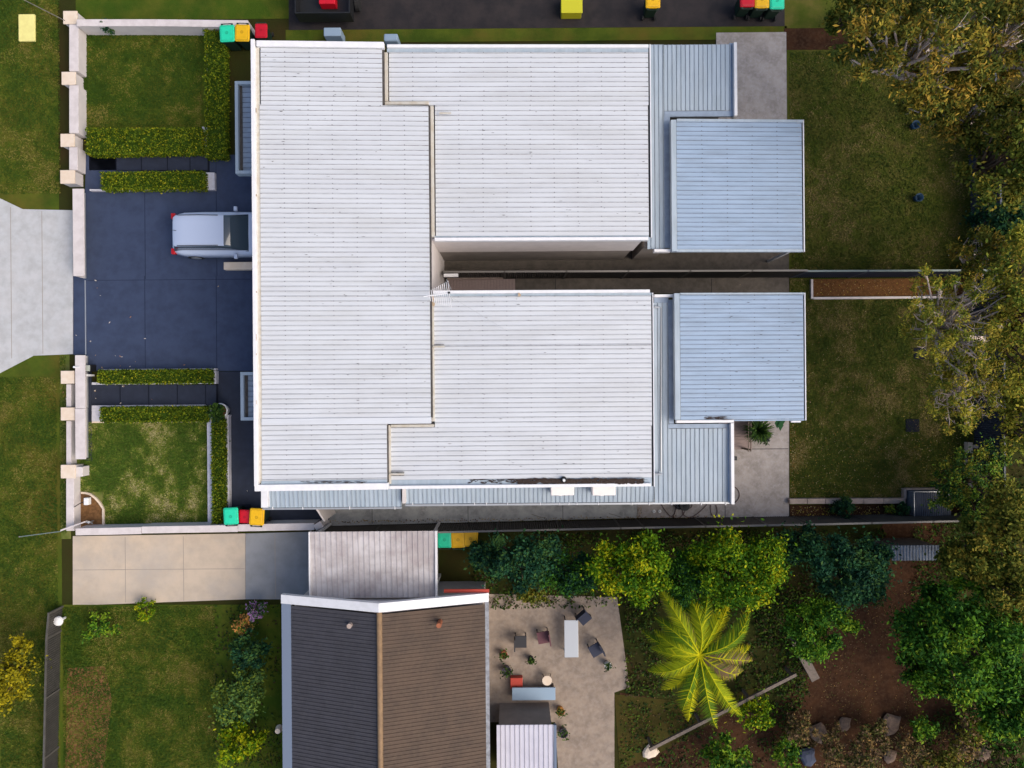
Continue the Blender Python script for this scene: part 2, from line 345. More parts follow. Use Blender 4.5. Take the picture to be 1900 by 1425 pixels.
def vn(p, cell):
    """smooth random patches"""
    gsz = 512; G = rng.uniform(-1, 1, (gsz, gsz)); u = p[:, 0] / cell + 200.3; v = p[:, 1] / cell + 200.7
    i, j = np.floor(u).astype(int), np.floor(v).astype(int); fu, fv = u - i, v - j; fu = fu * fu * (3 - 2 * fu); fv = fv * fv * (3 - 2 * fv)
    return (G[i % gsz, j % gsz] * (1 - fu) + G[(i + 1) % gsz, j % gsz] * fu) * (1 - fv) + (G[i % gsz, (j + 1) % gsz] * (1 - fu) + G[(i + 1) % gsz, (j + 1) % gsz] * fu) * fv
def hedge(px0, py0, px1, py1, zt, label, group, dens=1.0, weights=(.40, .35, .20, .05), zb=.1):
    a = rect(px0, py0, px1, py1, zt)
    area = (a[2] - a[0]) * (a[3] - a[1])
    t = thing('hedge', label, 'hedge', ((a[0] + a[2]) / 2, (a[1] + a[3]) / 2, 0), group)
    n = int(area * 1500 * dens)
    X = rng.uniform(a[0], a[2], n); Y = rng.uniform(a[1], a[3], n)
    ph = rng.uniform(0, 6)
    lump = .035 * np.sin(X * 5 + ph) * np.cos(Y * 6 + ph) + .03 * np.sin(X * 13 + Y * 7) + .02 * np.sin(X * 23 - Y * 19)
    q_ = np.stack([X, Y], 1); lump = lump + .07 * vn(q_, .28) + .05 * vn(q_, .12)
    hole = vn(q_, .16) > .72
    top = np.stack([X, Y, zt - .05 + lump + rng.normal(0, .03, n) - .2 * rng.random(n) ** 3 - .12 * hole + .10 * (rng.random(n) > .985)], 1)
    top[:, 0] += .05 * vn(q_ + 7, .2); top[:, 1] += .05 * vn(q_ + 19, .2)
    per = 2 * ((a[2] - a[0]) + (a[3] - a[1])); ns = int(per * zt * 900 * dens)
    s = rng.uniform(0, 1, ns) * per; W_ = a[2] - a[0]; D_ = a[3] - a[1]
    sx = np.where(s < W_, a[0] + s, np.where(s < W_ + D_, a[2], np.where(s < 2 * W_ + D_, a[2] - (s - W_ - D_), a[0])))
    sy = np.where(s < W_, a[1], np.where(s < W_ + D_, a[1] + (s - W_), np.where(s < 2 * W_ + D_, a[3], a[3] - (s - 2 * W_ - D_))))
    side = np.stack([sx + rng.normal(0, .028, ns), sy + rng.normal(0, .028, ns), rng.uniform(zb, zt, ns)], 1)
    mb = leaves(MB(), np.concatenate([top, side]), .042, flat=.2, aspect=.55, weights=weights)
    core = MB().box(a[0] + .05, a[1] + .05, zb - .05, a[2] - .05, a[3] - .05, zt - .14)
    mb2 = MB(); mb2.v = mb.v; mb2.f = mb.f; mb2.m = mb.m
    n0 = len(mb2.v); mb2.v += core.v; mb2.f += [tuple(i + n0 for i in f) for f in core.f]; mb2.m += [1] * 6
    part('foliage', mb2, L['hedge'], t)
    st = MB(); 
    x_, y_ = (a[0] + a[2]) / 2, (a[1] + a[3]) / 2
    for k in range(6):
        fx = a[0] + (a[2] - a[0]) * (k + .5) / 6 if W_ > D_ else x_; fy = y_ if W_ > D_ else a[1] + D_ * (k + .5) / 6
        st.tube([(fx, fy, .02), (fx + .02, fy, zb + .1)], .015, 5)
    part('stem', st, M['bark'], t)
    return t

def grass_tufts(regions, dens, size, mats, label, name, weights, zbase=.02, kind='stuff', holes=()):
    mb = MB(); pts = []
    for (x0, y0, x1, y1) in regions:
        n = int((x1 - x0) * (y1 - y0) * dens)
        X = rng.uniform(x0, x1, n); Y = rng.uniform(y0, y1, n)
        pts.append(np.stack([X, Y, zbase + rng.uniform(0, .03, n)], 1))
    pts = np.concatenate(pts)
    keep = np.ones(len(pts), bool)
    for h in holes:
        keep &= ~((pts[:, 0] > h[0]) & (pts[:, 0] < h[2]) & (pts[:, 1] > h[1]) & (pts[:, 1] < h[3]))
    # patchy colour: clumps of dry and lush grass
    pts = pts[keep]
    f = 1.7 * vn(pts, 1.1) + 1.4 * vn(pts, .45) + 1.1 * vn(pts, .2) + rng.normal(0, .75, len(pts))
    k = len(pts)
    n = rng.normal(size=(k, 3)); n[:, 2] = np.abs(n[:, 2]) + .5; n /= np.linalg.norm(n, axis=1)[:, None]
    a = rng.normal(size=(k, 3)); a -= (a * n).sum(1)[:, None] * n; a /= np.linalg.norm(a, axis=1)[:, None]
    b = np.cross(n, a); s = size * rng.uniform(.5, 1.3, size=(k, 1))
    mi = np.where(f > 1.5, 3, np.where(f > .55, 2, np.where(f > -.6, 0, 1)))
    mb.quads(pts, a * s, b * s * .3, mi)
    return single(name, mb, mats, label, 'grass' if kind == 'stuff' and 'grass' in label else 'leaves', kind='stuff')

def tree(name, label, cat, px, py, zc, rpx, rpy, mats, n=9000, lsize=.09, clumps=26, trunk_r=.13, bark='bark', group=None, hz=None, sparse=.0, base=None, aspect=.5, show=0, weights=None, thick=1.0, zmin=.25):
    """crown centre at photo px,py when at height zc; rpx, rpy radii in photo pixels"""
    c = P3(px, py, zc); k = (H - zc) / H / S
    rx, ry = rpx * k, rpy * k; rz = hz if hz else min(rx, ry) * .7
    gp = P(px, py, 0); bx, by = base if base else (gp[0] * .985, gp[1] * .985)
    t = thing(name, label, cat, (bx, by, 0), group)
    fo = MB(); tr = MB()
    forkz = max(.3, zc - rz * .75) if zc - rz > .5 else .15
    top = Vector((c.x, c.y, max(zc * .6, forkz)))
    tr.tube([(bx, by, -.05), (bx + (top.x - bx) * .4, by + (top.y - by) * .4, forkz * .55), (top.x, top.y, top.z)], [trunk_r * 1.3, trunk_r, trunk_r * .8], 8)
    cl = []
    tries = 0
    while len(cl) < clumps and tries < 5000:
        tries += 1
        a = random.uniform(0, 2 * math.pi); q = math.sqrt(random.random()) * .92; zz = random.uniform(-.65, 1)
        rr = math.sqrt(max(.05, 1 - (zz * .75) ** 2))
        jag = 1 + .16 * math.sin(3 * a + px) + .12 * math.sin(5 * a + py)
        p = Vector((c.x + rx * q * rr * math.cos(a) * jag, c.y + ry * q * rr * math.sin(a) * jag, zc + rz * zz * (1 - .5 * q * q)))
        p.z = max(p.z, zmin)
        if all((p - o).length > .16 * (rx + ry) * (26 / clumps) ** .5 for o in cl): cl.append(p)
        elif tries % 25 == 0: cl.append(p)
    per = max(8, n // len(cl))
    for i, p in enumerate(cl):
        # limb
        mid = top.lerp(p, .5) + Vector((random.uniform(-.15, .15) * rx, random.uniform(-.15, .15) * ry, random.uniform(-.05, .2) * rz))
        r0 = trunk_r * .42
        tr.tube([top, top.lerp(mid, .5) + Vector((random.uniform(-.1, .1), random.uniform(-.1, .1), 0)), mid, mid.lerp(p, .6) + Vector((random.uniform(-.12, .12), random.uniform(-.12, .12), .05)), p], [r0, r0 * .8, r0 * .55, r0 * .35, r0 * .12], 5)
        rc = .5 * (rx + ry) * random.uniform(.15, .42) * thick * (26 / clumps) ** .3
        if show:
            for _ in range(show):
                dv = Vector((random.gauss(0, 1), random.gauss(0, 1), random.gauss(.5, .5))).normalized() * rc * random.uniform(.7, 1.4)
                s0 = mid.lerp(p, random.uniform(.2, 1)); m_ = s0 + dv * .5 + Vector((random.uniform(-.1, .1), random.uniform(-.1, .1), random.uniform(0, .1)))
                e_ = s0 + dv
                tr.tube([s0, m_, e_], [.014, .009, .004], 4, caps=False)
                for __ in range(2):
                    d2 = Vector((random.gauss(0, 1), random.gauss(0, 1), random.gauss(.2, .5))).normalized() * rc * .45
                    tr.tube([m_, m_ + d2 * .6 + Vector((0, 0, .03)), m_ + d2], [.008, .006, .003], 3, caps=False)
        kk = int(per * random.uniform(.6, 1.4) * (1 - sparse * (random.random() < .4)))
        u = rng.normal(size=(kk, 3)); u /= np.linalg.norm(u, axis=1)[:, None]
        rad = rc * (rng.random((kk, 1)) ** .45) * rng.uniform(.75, 1.15, (kk, 1))
        pts = np.array(p) + u * rad * np.array([1, 1, .6])
        # twig-wise sub clumps for gaps
        cen = pts[:max(1, kk // 14)]; idx = rng.integers(0, len(cen), kk)
        pts = cen[idx] * .72 + pts * .28 + rng.normal(0, lsize * .9, (kk, 3))
        stray = rng.random(kk) < .14; pts[stray] += rng.normal(0, rc * .55, (int(stray.sum()), 3)) * np.array([1, 1, .4])
        pts[:, 2] = np.maximum(pts[:, 2], .06)
        leaves(fo, pts, lsize, nm=len(mats), flat=.25, aspect=aspect, clump_m=random.choice(range(len(mats))) if random.random() < .6 else None, weights=weights)
    part('trunk', tr, M[bark], t, smooth=True)
    part('crown', fo, mats, t)
    return t

def bush(label, px, py, z, rpx, mats, n=1500, lsize=.05, group=None, rpy=None, name='shrub', aspect=.5):
    return tree(name, label, 'shrub', px, py, z, rpx, rpy or rpx, mats, n=n, lsize=lsize, clumps=14, trunk_r=.03, hz=z * .75, group=group, aspect=aspect)

def scatter_poly(n, x0, y0, x1, y1, z, size, nm=4, bias=None):
    X = rng.uniform(x0, x1, n); Y = rng.uniform(y0, y1, n)
    return np.stack([X, Y, np.full(n, z)], 1)

# ================================================================== THE GROUND
Z_LAWN = .01
struct('ground', MB().box(-150, -150, -.5, 150, 150, -.006), M['ground'], 'rough grass and earth under the whole street block', 'ground')
struct('grass_verge', slab(-200, -200, 112, 1650, .006), M['verge'], 'yellow green grass verge along the street on the left', 'grass verge')
V_ = slab(112, 640, 130, 1000, .010); struct('verge_strip', V_, M['lawn_front'], 'narrow strip of grass outside the front wall', 'grass')
struct('road_crossover', polyslab([(-60, 348), (0, 368), (42, 388), (135, 390), (135, 657), (62, 660), (0, 692), (-60, 715)], .03, .12), M['conc_street'], 'wide pale concrete crossover between the grass verges on the left', 'crossover', bevel=.005)
# shared navy driveway
struct('driveway', polyslab([(136, 390), (158, 390), (158, 345), (160, 287), (560, 287), (560, 688), (470, 688), (401, 688), (160, 688), (160, 658), (136, 658)], .035, .12), M['navy'], 'navy blue sealed driveway shared by both front yards of the duplex', 'driveway')
struct('side_driveway', polyslab([(402, 690), (560, 690), (560, 930), (620, 930), (608, 973), (426, 975), (426, 760), (402, 752)], .033, .12), M['navy_step'], 'dark navy paving between the potted plant and the three bins', 'paving')
j = MB()
for (x0, y0, x1, y1) in ((268.4, 512, 269.6, 684), (401, 512, 402.2, 688), (162, 518.6, 466, 519.6), (401, 689.2, 466, 690.2), (268.4, 350, 269.6, 518), (401, 300, 402.2, 512)):
    a = rect(x0, y0, x1, y1, .039); j.box(a[0], a[1], .03, a[2], a[3], .039)
struct('driveway_joints', j, M['joint_navy'], 'thin dark control joints cut in the navy driveway', 'joints')
# stepped paths
def steps(name, y0, y1, xs, label):
    mb = MB(); mt = MB()
    for i in range(len(xs) - 1):
        z = .035 + .05 * (i)
        a = rect(xs[i], y0, xs[i + 1], y1, z); mb.box(a[0], a[1], -.1, a[2], a[3], z)
        if i: mt.box(a[0] + .003, a[1], z, a[0] + .03, a[3], z + .004)
    t = thing(name, label, 'steps', tuple(P3((xs[0] + xs[-1]) / 2, (y0 + y1) / 2, 0)), 'stepped entry paths')
    part('tread', mb, M['navy_step'], t, bevel=.004); part('step_edge', mt, M['joint'], t)
steps('stepped_path', 714, 752, [170, 222.5, 275.5, 328.5, 381, 401], 'dark stepped path between the two clipped hedges south of the driveway')
steps('stepped_path', 287, 316, [165, 215, 262, 310, 352, 385], 'dark stepped path between the two hedges north of the driveway')
struct('wall_strip', slab(160, 690, 170, 856, .037), M['navy_step'], 'dark strip of paving behind the open sliding gate', 'paving')
# lawns
struct('front_lawn', slab(128, 775, 386, 978, .012), M['lawn_front'], 'square front lawn with dry straw patches', 'lawn')
struct('north_lawn', slab(150, 48, 380, 240, .012), M['lawn_side'], 'square green lawn in the front yard at the top left', 'lawn')
struct('back_lawn', polyslab([(1465, 516), (1815, 516), (1815, 960), (1465, 960)], .012), M['lawn_back'], 'dark leaf strewn back lawn behind the patio', 'lawn')
struct('north_back_lawn', polyslab([(1460, 90), (1815, 90), (1815, 505), (1460, 505)], .012), M['lawn_back'], 'back lawn of the north unit below the gum trees', 'lawn')
struct('south_lawn', polyslab([(112, 1122), (520, 1122), (530, 1600), (112, 1600)], .010), M['lawn_side'], 'green lawn in front of the brown and grey roofed house', 'lawn')
struct('top_lawn', slab(140, -150, 540, 36, .010), M['lawn_side'], 'bright green grass beyond the wall at the top left', 'lawn')
struct('top_grass_strip', slab(530, 52, 1460, 76, .012), M['verge'], 'olive strip of weeds between the asphalt and the north roof', 'grass strip')
struct('asphalt_yard', slab(535, -200, 1455, 52, .02), M['asphalt'], 'dark asphalt yard along the top edge with bins on it', 'asphalt')
struct('dark_grass', slab(1455, -150, 1560, 52, .012), M['lawn_back'], 'dark grass right of the bins at the top edge', 'grass')
struct('brown_drive', slab(1455, 52, 1660, 92, .02), M['soil'], 'reddish brown strip below the gum tree at the top right', 'path')
# concrete
struct('side_path', polyslab([(600, 925), (1182, 925), (1182, 961), (605, 976)], .03), M['conc_side'], 'grey concrete side path along the south fence', 'path')
struct('patio_slab', polyslab([(1182.6, 925), (1300, 925), (1340, 760), (1464, 770), (1464, 959), (1182.6, 961)], .031), M['conc_patio'], 'mottled concrete patio behind the house beside the back lawn', 'patio')
struct('side_passage', slab(800, 465, 1464, 545, .03), M['conc_pass'], 'brownish concrete passage between the two rear wings of the duplex', 'passage')
struct('north_patio', slab(1330, 60, 1460, 330, .03), M['conc_patio'], 'tan concrete patio at the top right corner of the north unit', 'patio')
jj = MB()
for (x0, y0, x1, y1) in ((690, 937, 690.8, 972), (868, 937, 868.8, 970), (1044, 937, 1044.8, 967), (1345, 937, 1346, 960), (1365, 832.5, 1463, 833.6), (1030, 517, 1030.8, 540), (1320, 517, 1320.8, 545), (330, 0, 330, 0)):
    if x1 <= x0: continue
    a = rect(x0, y0, x1, y1, .035); jj.box(a[0], a[1], .02, a[2], a[3], .0345)
jp = MB()
for (x0, y0, x1, y1) in ((232, 996, 233, 1118), (340, 995, 341, 1115), (137, 1056, 454, 1057), (20, 384, 21, 665), (78, 391, 79, 656), (510, 990, 511, 1110)):
    a = rect(x0, y0, x1, y1, .035); jp.box(a[0], a[1], .02, a[2], a[3], .0345)
struct('concrete_joints', jp, M['joint_pale'], 'straight joints across the beige driveway and the pale crossover', 'joints')
struct('path_joints', jj, M['joint'], 'thin dark joints across the concrete paths', 'joints')
struct('south_driveway', polyslab([(135, 995), (455, 990), (455, 1112), (180, 1122), (135, 1122)], .03), M['conc_drive'], 'beige concrete driveway of the southern neighbour', 'driveway')
struct('south_driveway_apron', polyslab([(455.5, 990), (640, 985), (640, 1112), (455.5, 1112)], .03), M['conc_grey'], 'greyer concrete beside the carport of the southern neighbour', 'driveway')
struct('neighbour_patio', polyslab([(900, 1102), (1145, 1108), (1168, 1275), (1140, 1285), (1140, 1500), (1040, 1500), (1030, 1340), (900, 1340)], .03), M['conc_tan'], 'tan paved yard with clutter right of the brown roof', 'patio')
struct('brown_soil', polyslab([(1150, 1285), (1430, 1330), (1520, 1200), (1560, 1100), (1640, 970), (1760, 970), (1740, 1100), (1700, 1250), (1850, 1350), (1900, 1500), (1150, 1500)], .010), M['soil'], 'bare red brown soil among the trees at the lower right', 'soil')
struct('olive_ground', polyslab([(1140, 1288), (1300, 1305), (1460, 1260), (1220, 1400), (1150, 1430)], .014), M['olive_earth'], 'brownish grass below the palm', 'grass')
struct('brown_bed', polyslab([(125, 1240), (195, 1235), (208, 1300), (198, 1380), (185, 1500), (120, 1500)], .016), M['bedsoil'], 'bare brown garden patch in the front yard at the lower left', 'soil')

# grass texture in real tufts
fr = rect(150, 782, 385.5, 977.5)
bed_hole = rect(150, 912, 192, 978)
grass_tufts([fr], 2600, .045, L['frontgrass'], 'short front lawn grass with dry blades', 'lawn_grass', None, holes=[bed_hole])
br = [rect(1466, 556, 1800, 924), rect(1466, 518, 1503, 556)]
grass_tufts(br, 1300, .045, L['backgrass'], 'dark short grass of the back lawn', 'back_grass', None)
grass_tufts([rect(1466, 95, 1800, 500)], 600, .05, L['backgrass'], 'dark short grass of the north back lawn', 'north_back_grass', None)
grass_tufts([rect(150, 55, 375, 236), rect(118, 1125, 400, 1425)], 1100, .045, L['vergegrass'], 'short green grass of the neighbouring front yards', 'neighbour_grass', None)
vg = [rect(0, 0, 112, 360), rect(0, 700, 108, 1425), rect(112, 660, 124, 990)]
grass_tufts(vg, 900, .045, L['vergegrass'], 'short yellow green grass of the street verge', 'verge_grass', None)

# fallen leaves
mb = MB(); a = rect(1466, 560, 1790, 922)
leaves(mb, scatter_poly(900, *a, .05, .03), .022, flat=2, aspect=.5, weights=[.4, .2, .35, .05])
a = rect(1466, 800, 1790, 924); leaves(mb, scatter_poly(650, *a, .05, .03), .024, flat=2, aspect=.5, weights=[.4, .2, .35, .05])
a = rect(1466, 780, 1476, 924); leaves(mb, scatter_poly(160, *a, .05, .03), .025, flat=2, aspect=.5, weights=[.4, .3, .3, 0])
a = rect(1506, 520, 1770, 548); leaves(mb, scatter_poly(260, *a, .08, .03), .022, flat=2, aspect=.5)
a = rect(1466, 938, 1680, 955); leaves(mb, scatter_poly(420, *a, .12, .03), .024, flat=2, aspect=.5)
single('fallen_leaves', mb, L['litter'], 'small yellow and brown leaves strewn over the back lawn', 'leaves', kind='stuff')
mb = MB()
pts = [(176, 520), (179, 534), (185, 548), (202, 598), (241, 588), (268, 628), (213, 660), (222, 661), (225, 662), (250, 671), (240, 680), (165, 633), (167, 633), (158, 630), (222, 679), (341, 677), (404, 531), (188, 682), (192, 681), (140, 622), (176, 659), (229, 717), (231, 716), (283, 741), (178, 726), (179, 739), (225, 748), (337, 716), (458, 911), (424, 924), (116, 728), (121, 740), (118, 895)]
P_ = np.array([[*P(x, y, .1), .055 + (.1 if 170 < x < 340 and y > 700 else 0)] for x, y in pts])
leaves(mb, P_, .045, flat=3, aspect=.38)
leaves(mb, np.array([[*P(x + random.uniform(-3, 3), y + random.uniform(-3, 3), .1), .06] for x, y in ((230, 717), (174, 727), (1504, 747), (1500, 745))]), .06, flat=3, aspect=.4)
single('driveway_leaves', mb, L['duskleaf'], 'few pale dry leaves lying on the navy driveway', 'leaves', kind='stuff')
mb = MB()
for (x0, y0, x1, y1, n_) in ((1364, 785, 1462, 955, 160), (610, 940, 1340, 970, 150), (830, 518, 1460, 540, 90)):
    a = rect(x0, y0, x1, y1); leaves(mb, scatter_poly(n_, *a, .04, .03), .016, flat=3, aspect=.35)
a = rect(1182, 940, 1190, 962); leaves(mb, scatter_poly(80, *a, .04, .03), .02, flat=3, aspect=.5)
for x in range(610, 1340, 4):
    y = 967 - (x - 610) * .0135; p = P(x, y + random.uniform(-1, 3), 0)
    leaves(mb, np.array([[p[0], p[1], .05]]) + rng.normal(0, .02, (2, 3)) * [1, 1, .2], .03, flat=2, aspect=.6)
single('path_litter', mb, [L['litter'][1], M['sludge'], L['litter'][0], L['litter'][2]], 'dark crumbs and leaf litter along the concrete paths', 'leaves', kind='stuff')

def caps(name, L_, z, th, m, parent, bevel=0, z2=None):
    """each flashing, gutter or capping strip becomes a part of its own; z2 lets it follow the roof fall"""
    for q in L_:
        z1 = z if z2 is None else z2
        xa, ya = P(q[0], (q[1] + q[3]) / 2, z)[0], P((q[0] + q[2]) / 2, q[1], (z + z1) / 2)[1]
        xb, yb = P(q[2], (q[1] + q[3]) / 2, z1)[0], P((q[0] + q[2]) / 2, q[3], (z + z1) / 2)[1]
        mb = MB(); mb.box(xa, yb, 0, xb, ya, 1)
        mb.v = [(x, y, (z if x == xa else z1) - (th if zz == 0 else 0)) for (x, y, zz) in mb.v]
        o = part(name, mb, M[m], parent, bevel=bevel)
# ================================================================== THE DUPLEX
house = thing('duplex_house', 'large duplex house with long white ribbed metal roofs in the middle of the photo', 'house', (0, 0, 0))
ZL, ZR = 5.45, 5.20
def pr(px0, py0, px1, py1, za, zb):
    """roof rectangle measured by its corners; left edge at height za, right at zb"""
    zm = (za + zb) / 2
    x0 = P(px0, (py0 + py1) / 2, za)[0]; x1 = P(px1, (py0 + py1) / 2, zb)[0]
    ya = P((px0 + px1) / 2, py0, zm)[1]; yb = P((px0 + px1) / 2, py1, zm)[1]
    return x0, min(ya, yb), x1, max(ya, yb)
def zf(x0, x1, za, zb, x): return za + (zb - za) * (x - x0) / (x1 - x0)
# ---- front roof
mb = MB()
fr_rects = [(484, 88, 709, 195), (484, 195, 797, 775), (486, 788, 718, 897)]
for i, q in enumerate(fr_rects):
    zr = ZR if i == 1 else ZL - (ZL - ZR) * (q[2] - 484) / (797 - 484)
    a = pr(*q, ZL, zr); roof_sheet(mb, a[0], a[1], a[2], a[3], ZL, zr, 'x')
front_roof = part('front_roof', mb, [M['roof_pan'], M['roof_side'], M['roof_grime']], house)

FM = ZL - (ZL - ZR) * (709 - 484) / (797 - 484)
caps('parapet_cap', [(468, 72, 475, 902)], ZL + .14, .22, 'white_metal', front_roof, .01)
caps('parapet_cap', [(472, 898, 720, 910)], ZL + .10, .22, 'white_metal', front_roof, .01, FM + .10)
caps('parapet_cap', [(475.5, 76, 712, 87)], ZL + .10, .18, 'white_metal', front_roof, .01, FM + .10)
caps('gutter', [(476.6, 88, 484, 897)], ZL - .02, .08, 'cream_metal', front_roof)
for (ya_, yb_) in ((620, 632), (655, 659), (200, 208), (540, 543), (743, 750), (360, 364)):
    caps('rust_line', [(475.1, ya_, 475.9, yb_)], ZL + .145, .04, 'rust', front_roof)
caps('flashing', [(485, 775.4, 800, 787.4)], ZL + .045, .09, 'roof_pan', front_roof, .01, ZR + .045)
caps('flashing', [(485, 891.5, 718, 897.6)], ZL + .02, .06, 'roof_low', front_roof, 0, FM + .02)
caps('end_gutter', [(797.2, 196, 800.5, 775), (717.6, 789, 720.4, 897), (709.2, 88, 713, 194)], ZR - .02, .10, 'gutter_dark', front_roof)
# ---- middle roofs
ZM0, ZM1 = 4.95, 4.80
mb = MB()
for q in ((806, 549, 1209, 791), (724, 791, 1209, 888), (808, 195, 1203, 437), (722, 97, 1203, 195)):
    a = pr(*q, ZM0, ZM1); roof_sheet(mb, a[0], a[1], a[2], a[3], ZM0, ZM1, 'x')
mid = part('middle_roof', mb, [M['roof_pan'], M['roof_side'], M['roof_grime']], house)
caps('parapet_cap', [(804, 538, 1206, 543.6), (722, 899, 1208, 905), (718, 82, 1203, 88), (806, 440, 1203, 446)], ZM0 + .08, .24, 'white_metal', mid, .01, ZM1 + .08)
caps('side_gutter', [(804, 544, 1209, 548.8), (722, 888.3, 1209, 898.6), (718, 88.5, 1203, 96.5), (806, 437.2, 1203, 439.8)], ZM0 - .02, .08, 'roof_low', mid, 0, ZM1 - .02)
caps('upstand', [(800.8, 552, 805.4, 782), (720.8, 789, 724.6, 898), (725, 787.6, 805, 792.5), (713.5, 97, 719, 187), (713.5, 188, 795, 194), (799, 196, 805, 439)], ZM0 + .12, .16, 'cream_metal', mid, .006)
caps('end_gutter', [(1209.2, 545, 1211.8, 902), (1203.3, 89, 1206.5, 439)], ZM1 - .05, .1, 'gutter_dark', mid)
caps('gutter_lip', [(1212, 543, 1213.6, 903), (1206.7, 82, 1208.6, 440)], ZM1 + .02, .14, 'white_metal', mid)
mb = MB(); x0, y0 = P(806, 643.6, ZM0); x1, _ = P(1209, 643.6, ZM1)
mb.v += [(x0, y0, ZM0 + .030), (x1, y0, ZM1 + .030), (x1, y0 + .018, ZM1 + .030), (x0, y0 + .018, ZM0 + .030)]; mb.f.append((0, 1, 2, 3)); mb.m.append(0)
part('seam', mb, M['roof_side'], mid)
for (x, y, z, l_) in ((803, 643, 5.12, 22), (722, 879.5, 5.1, 28), (815, 210, 5.1, 22)):
    part('spreader_pipe', MB().tube([P3(x, y, z), P3(x + l_, y, z)], .035, 8), M['cream_metal'], house)
for (x, y, z, l_) in ((805, 639.6, 5.02, 19), (724, 876.5, 5.02, 26), (724, 882.4, 5.02, 26)):
    a = P3(x, y, z); b = P3(x + l_, y, z - .01); part('grime_mark', MB().box(a.x, a.y - .014, z - .03, b.x, a.y + .014, z), M['roof_grime'], house)
# ---- lower roofs, ribs running north-south, falling to the fence
ZA, ZB = 2.95, 3.15
low = MB()
for (x0, y0, x1, y1) in ((497, 868, 745, 941), (753, 868, 1213, 933)):
    a = rect(x0, y0, x1, y1, ZA); roof_sheet(low, a[0], a[1], a[2], a[3], ZA, ZB, 'y', pitch=.165, screws=False, grime_end=False)
for (x0, y0, x1, y1, zl, zh) in ((1213.4, 562, 1240, 933, ZA, 3.0), (1240, 795, 1350, 931, ZA, 3.0), (1200, 84, 1232, 462, 3.0, 3.05), (1232, 84, 1355, 205, 3.0, 3.05)):
    a = rect(x0, y0, x1, y1, zl); roof_sheet(low, a[0], a[1], a[2], a[3], zl, zh, 'y', pitch=.165, screws=False, grime_end=True)
lowr = part('lower_roof', low, [M['roof_low'], M['roof_low_side'], M['roof_grime']], house, label='pale blue grey ribbed lower roof')
caps('white_upstand', [(484, 868, 496.5, 942)], ZB + .05, .3, 'white_metal', lowr, .01)
caps('white_upstand', [(746, 868, 752, 934)], ZA + .28, .4, 'render_white', lowr, .01)
caps('gutter', [(487, 942, 745, 945), (752, 933.5, 1361, 937)], ZA - .01, .12, 'steel', lowr)
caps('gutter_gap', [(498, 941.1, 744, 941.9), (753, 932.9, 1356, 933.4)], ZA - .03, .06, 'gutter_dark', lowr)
caps('gutter_strap', [(x, 940, x + 1.3, 945.4) for x in (505, 561, 648, 732)] + [(x, 932.6, x + 1.3, 937.4) for x in (765, 822, 880, 902, 941, 1002, 1038, 1055, 1070, 1110, 1172, 1204, 1246, 1301, 1346)], ZA + .02, .02, 'white_metal', lowr)
caps('box_gutter', [(1213.8, 551, 1240.3, 561.5), (1240.5, 556, 1249.5, 786), (1240.5, 786.5, 1350, 794.4), (1350.3, 786.5, 1356, 931), (1354, 80, 1362, 205.5), (1232.6, 206, 1362, 216), (1232.6, 216.4, 1244, 460)], ZA + .05, .1, 'valley', lowr)
caps('parapet_cap', [(1214, 546, 1250, 551), (1214, 462, 1245, 467)], ZA + .22, .3, 'white_metal', lowr, .01)
caps('parapet_cap', [(1356.5, 785, 1362.5, 936), (1362.3, 78, 1368, 214)], ZA + .25, .4, 'white_metal', lowr, .01)
for (x, y, l_) in ((1214, 569, 10), (1214, 879.5, 14)):
    part('drain_pipe', MB().tube([P3(x, y, ZA + .12), P3(x + l_, y + (1 if y < 600 else 0), ZA + .12)], .04, 8), M['steel'], lowr)
part('drain_pipe', MB().tube([P3(1226.5, 570, ZA + .06), P3(1226.5, 875, ZA + .06)], .022, 8), M['steel'], lowr)
# ---- patio roofs
ZP0, ZP1 = 3.35, 3.15
mb = MB()
for q in ((1262.5, 547, 1491, 778), (1256, 226, 1488, 462)):
    a = pr(*q, ZP0, ZP1); roof_sheet(mb, a[0], a[1], a[2], a[3], ZP0, ZP1, 'x', pitch=.165)
pat = part('patio_roof', mb, [M['roof_blue'], M['roof_blue_side'], M['roof_grime']], house, label='blue tinted ribbed patio roof')
caps('flashing', [(1252, 544, 1262, 779), (1246, 222, 1255.6, 466)], ZP0 + .06, .26, 'roof_low', pat, .006)
caps('flashing', [(1262.3, 543, 1492, 546.4), (1256, 462.3, 1490, 467), (1256, 221, 1490, 225.6)], ZP0 + .03, .16, 'roof_low', pat, .006, ZP1 + .03)
caps('flashing', [(1255, 779.5, 1362, 784.5)], ZP0 + .02, .2, 'white_metal', pat, .006)
caps('fascia', [(1362.5, 778.3, 1492, 780.8)], ZP1 + .03, .14, 'roof_blue', pat)
caps('gutter', [(1491.3, 547, 1493.4, 778), (1488.3, 226, 1490.5, 462)], ZP1 - .06, .1, 'gutter_dark', pat)
caps('gutter_lip', [(1493.5, 543, 1495.4, 780), (1490.6, 222, 1492.6, 467)], ZP1, .12, 'white_metal', pat)
caps('downpipe_head', [(1468, 781, 1486, 783.8)], ZP1 - .02, .1, 'white_metal', pat)
for x, y in ((1486, 551), (1486, 774), (1380, 774), (1482, 230), (1482, 458)):
    a = P(x, y, ZP1); part('post', MB().box(a[0] - .045, a[1] - .045, .02, a[0] + .045, a[1] + .045, ZP1 - .12), M['white_metal'], pat)
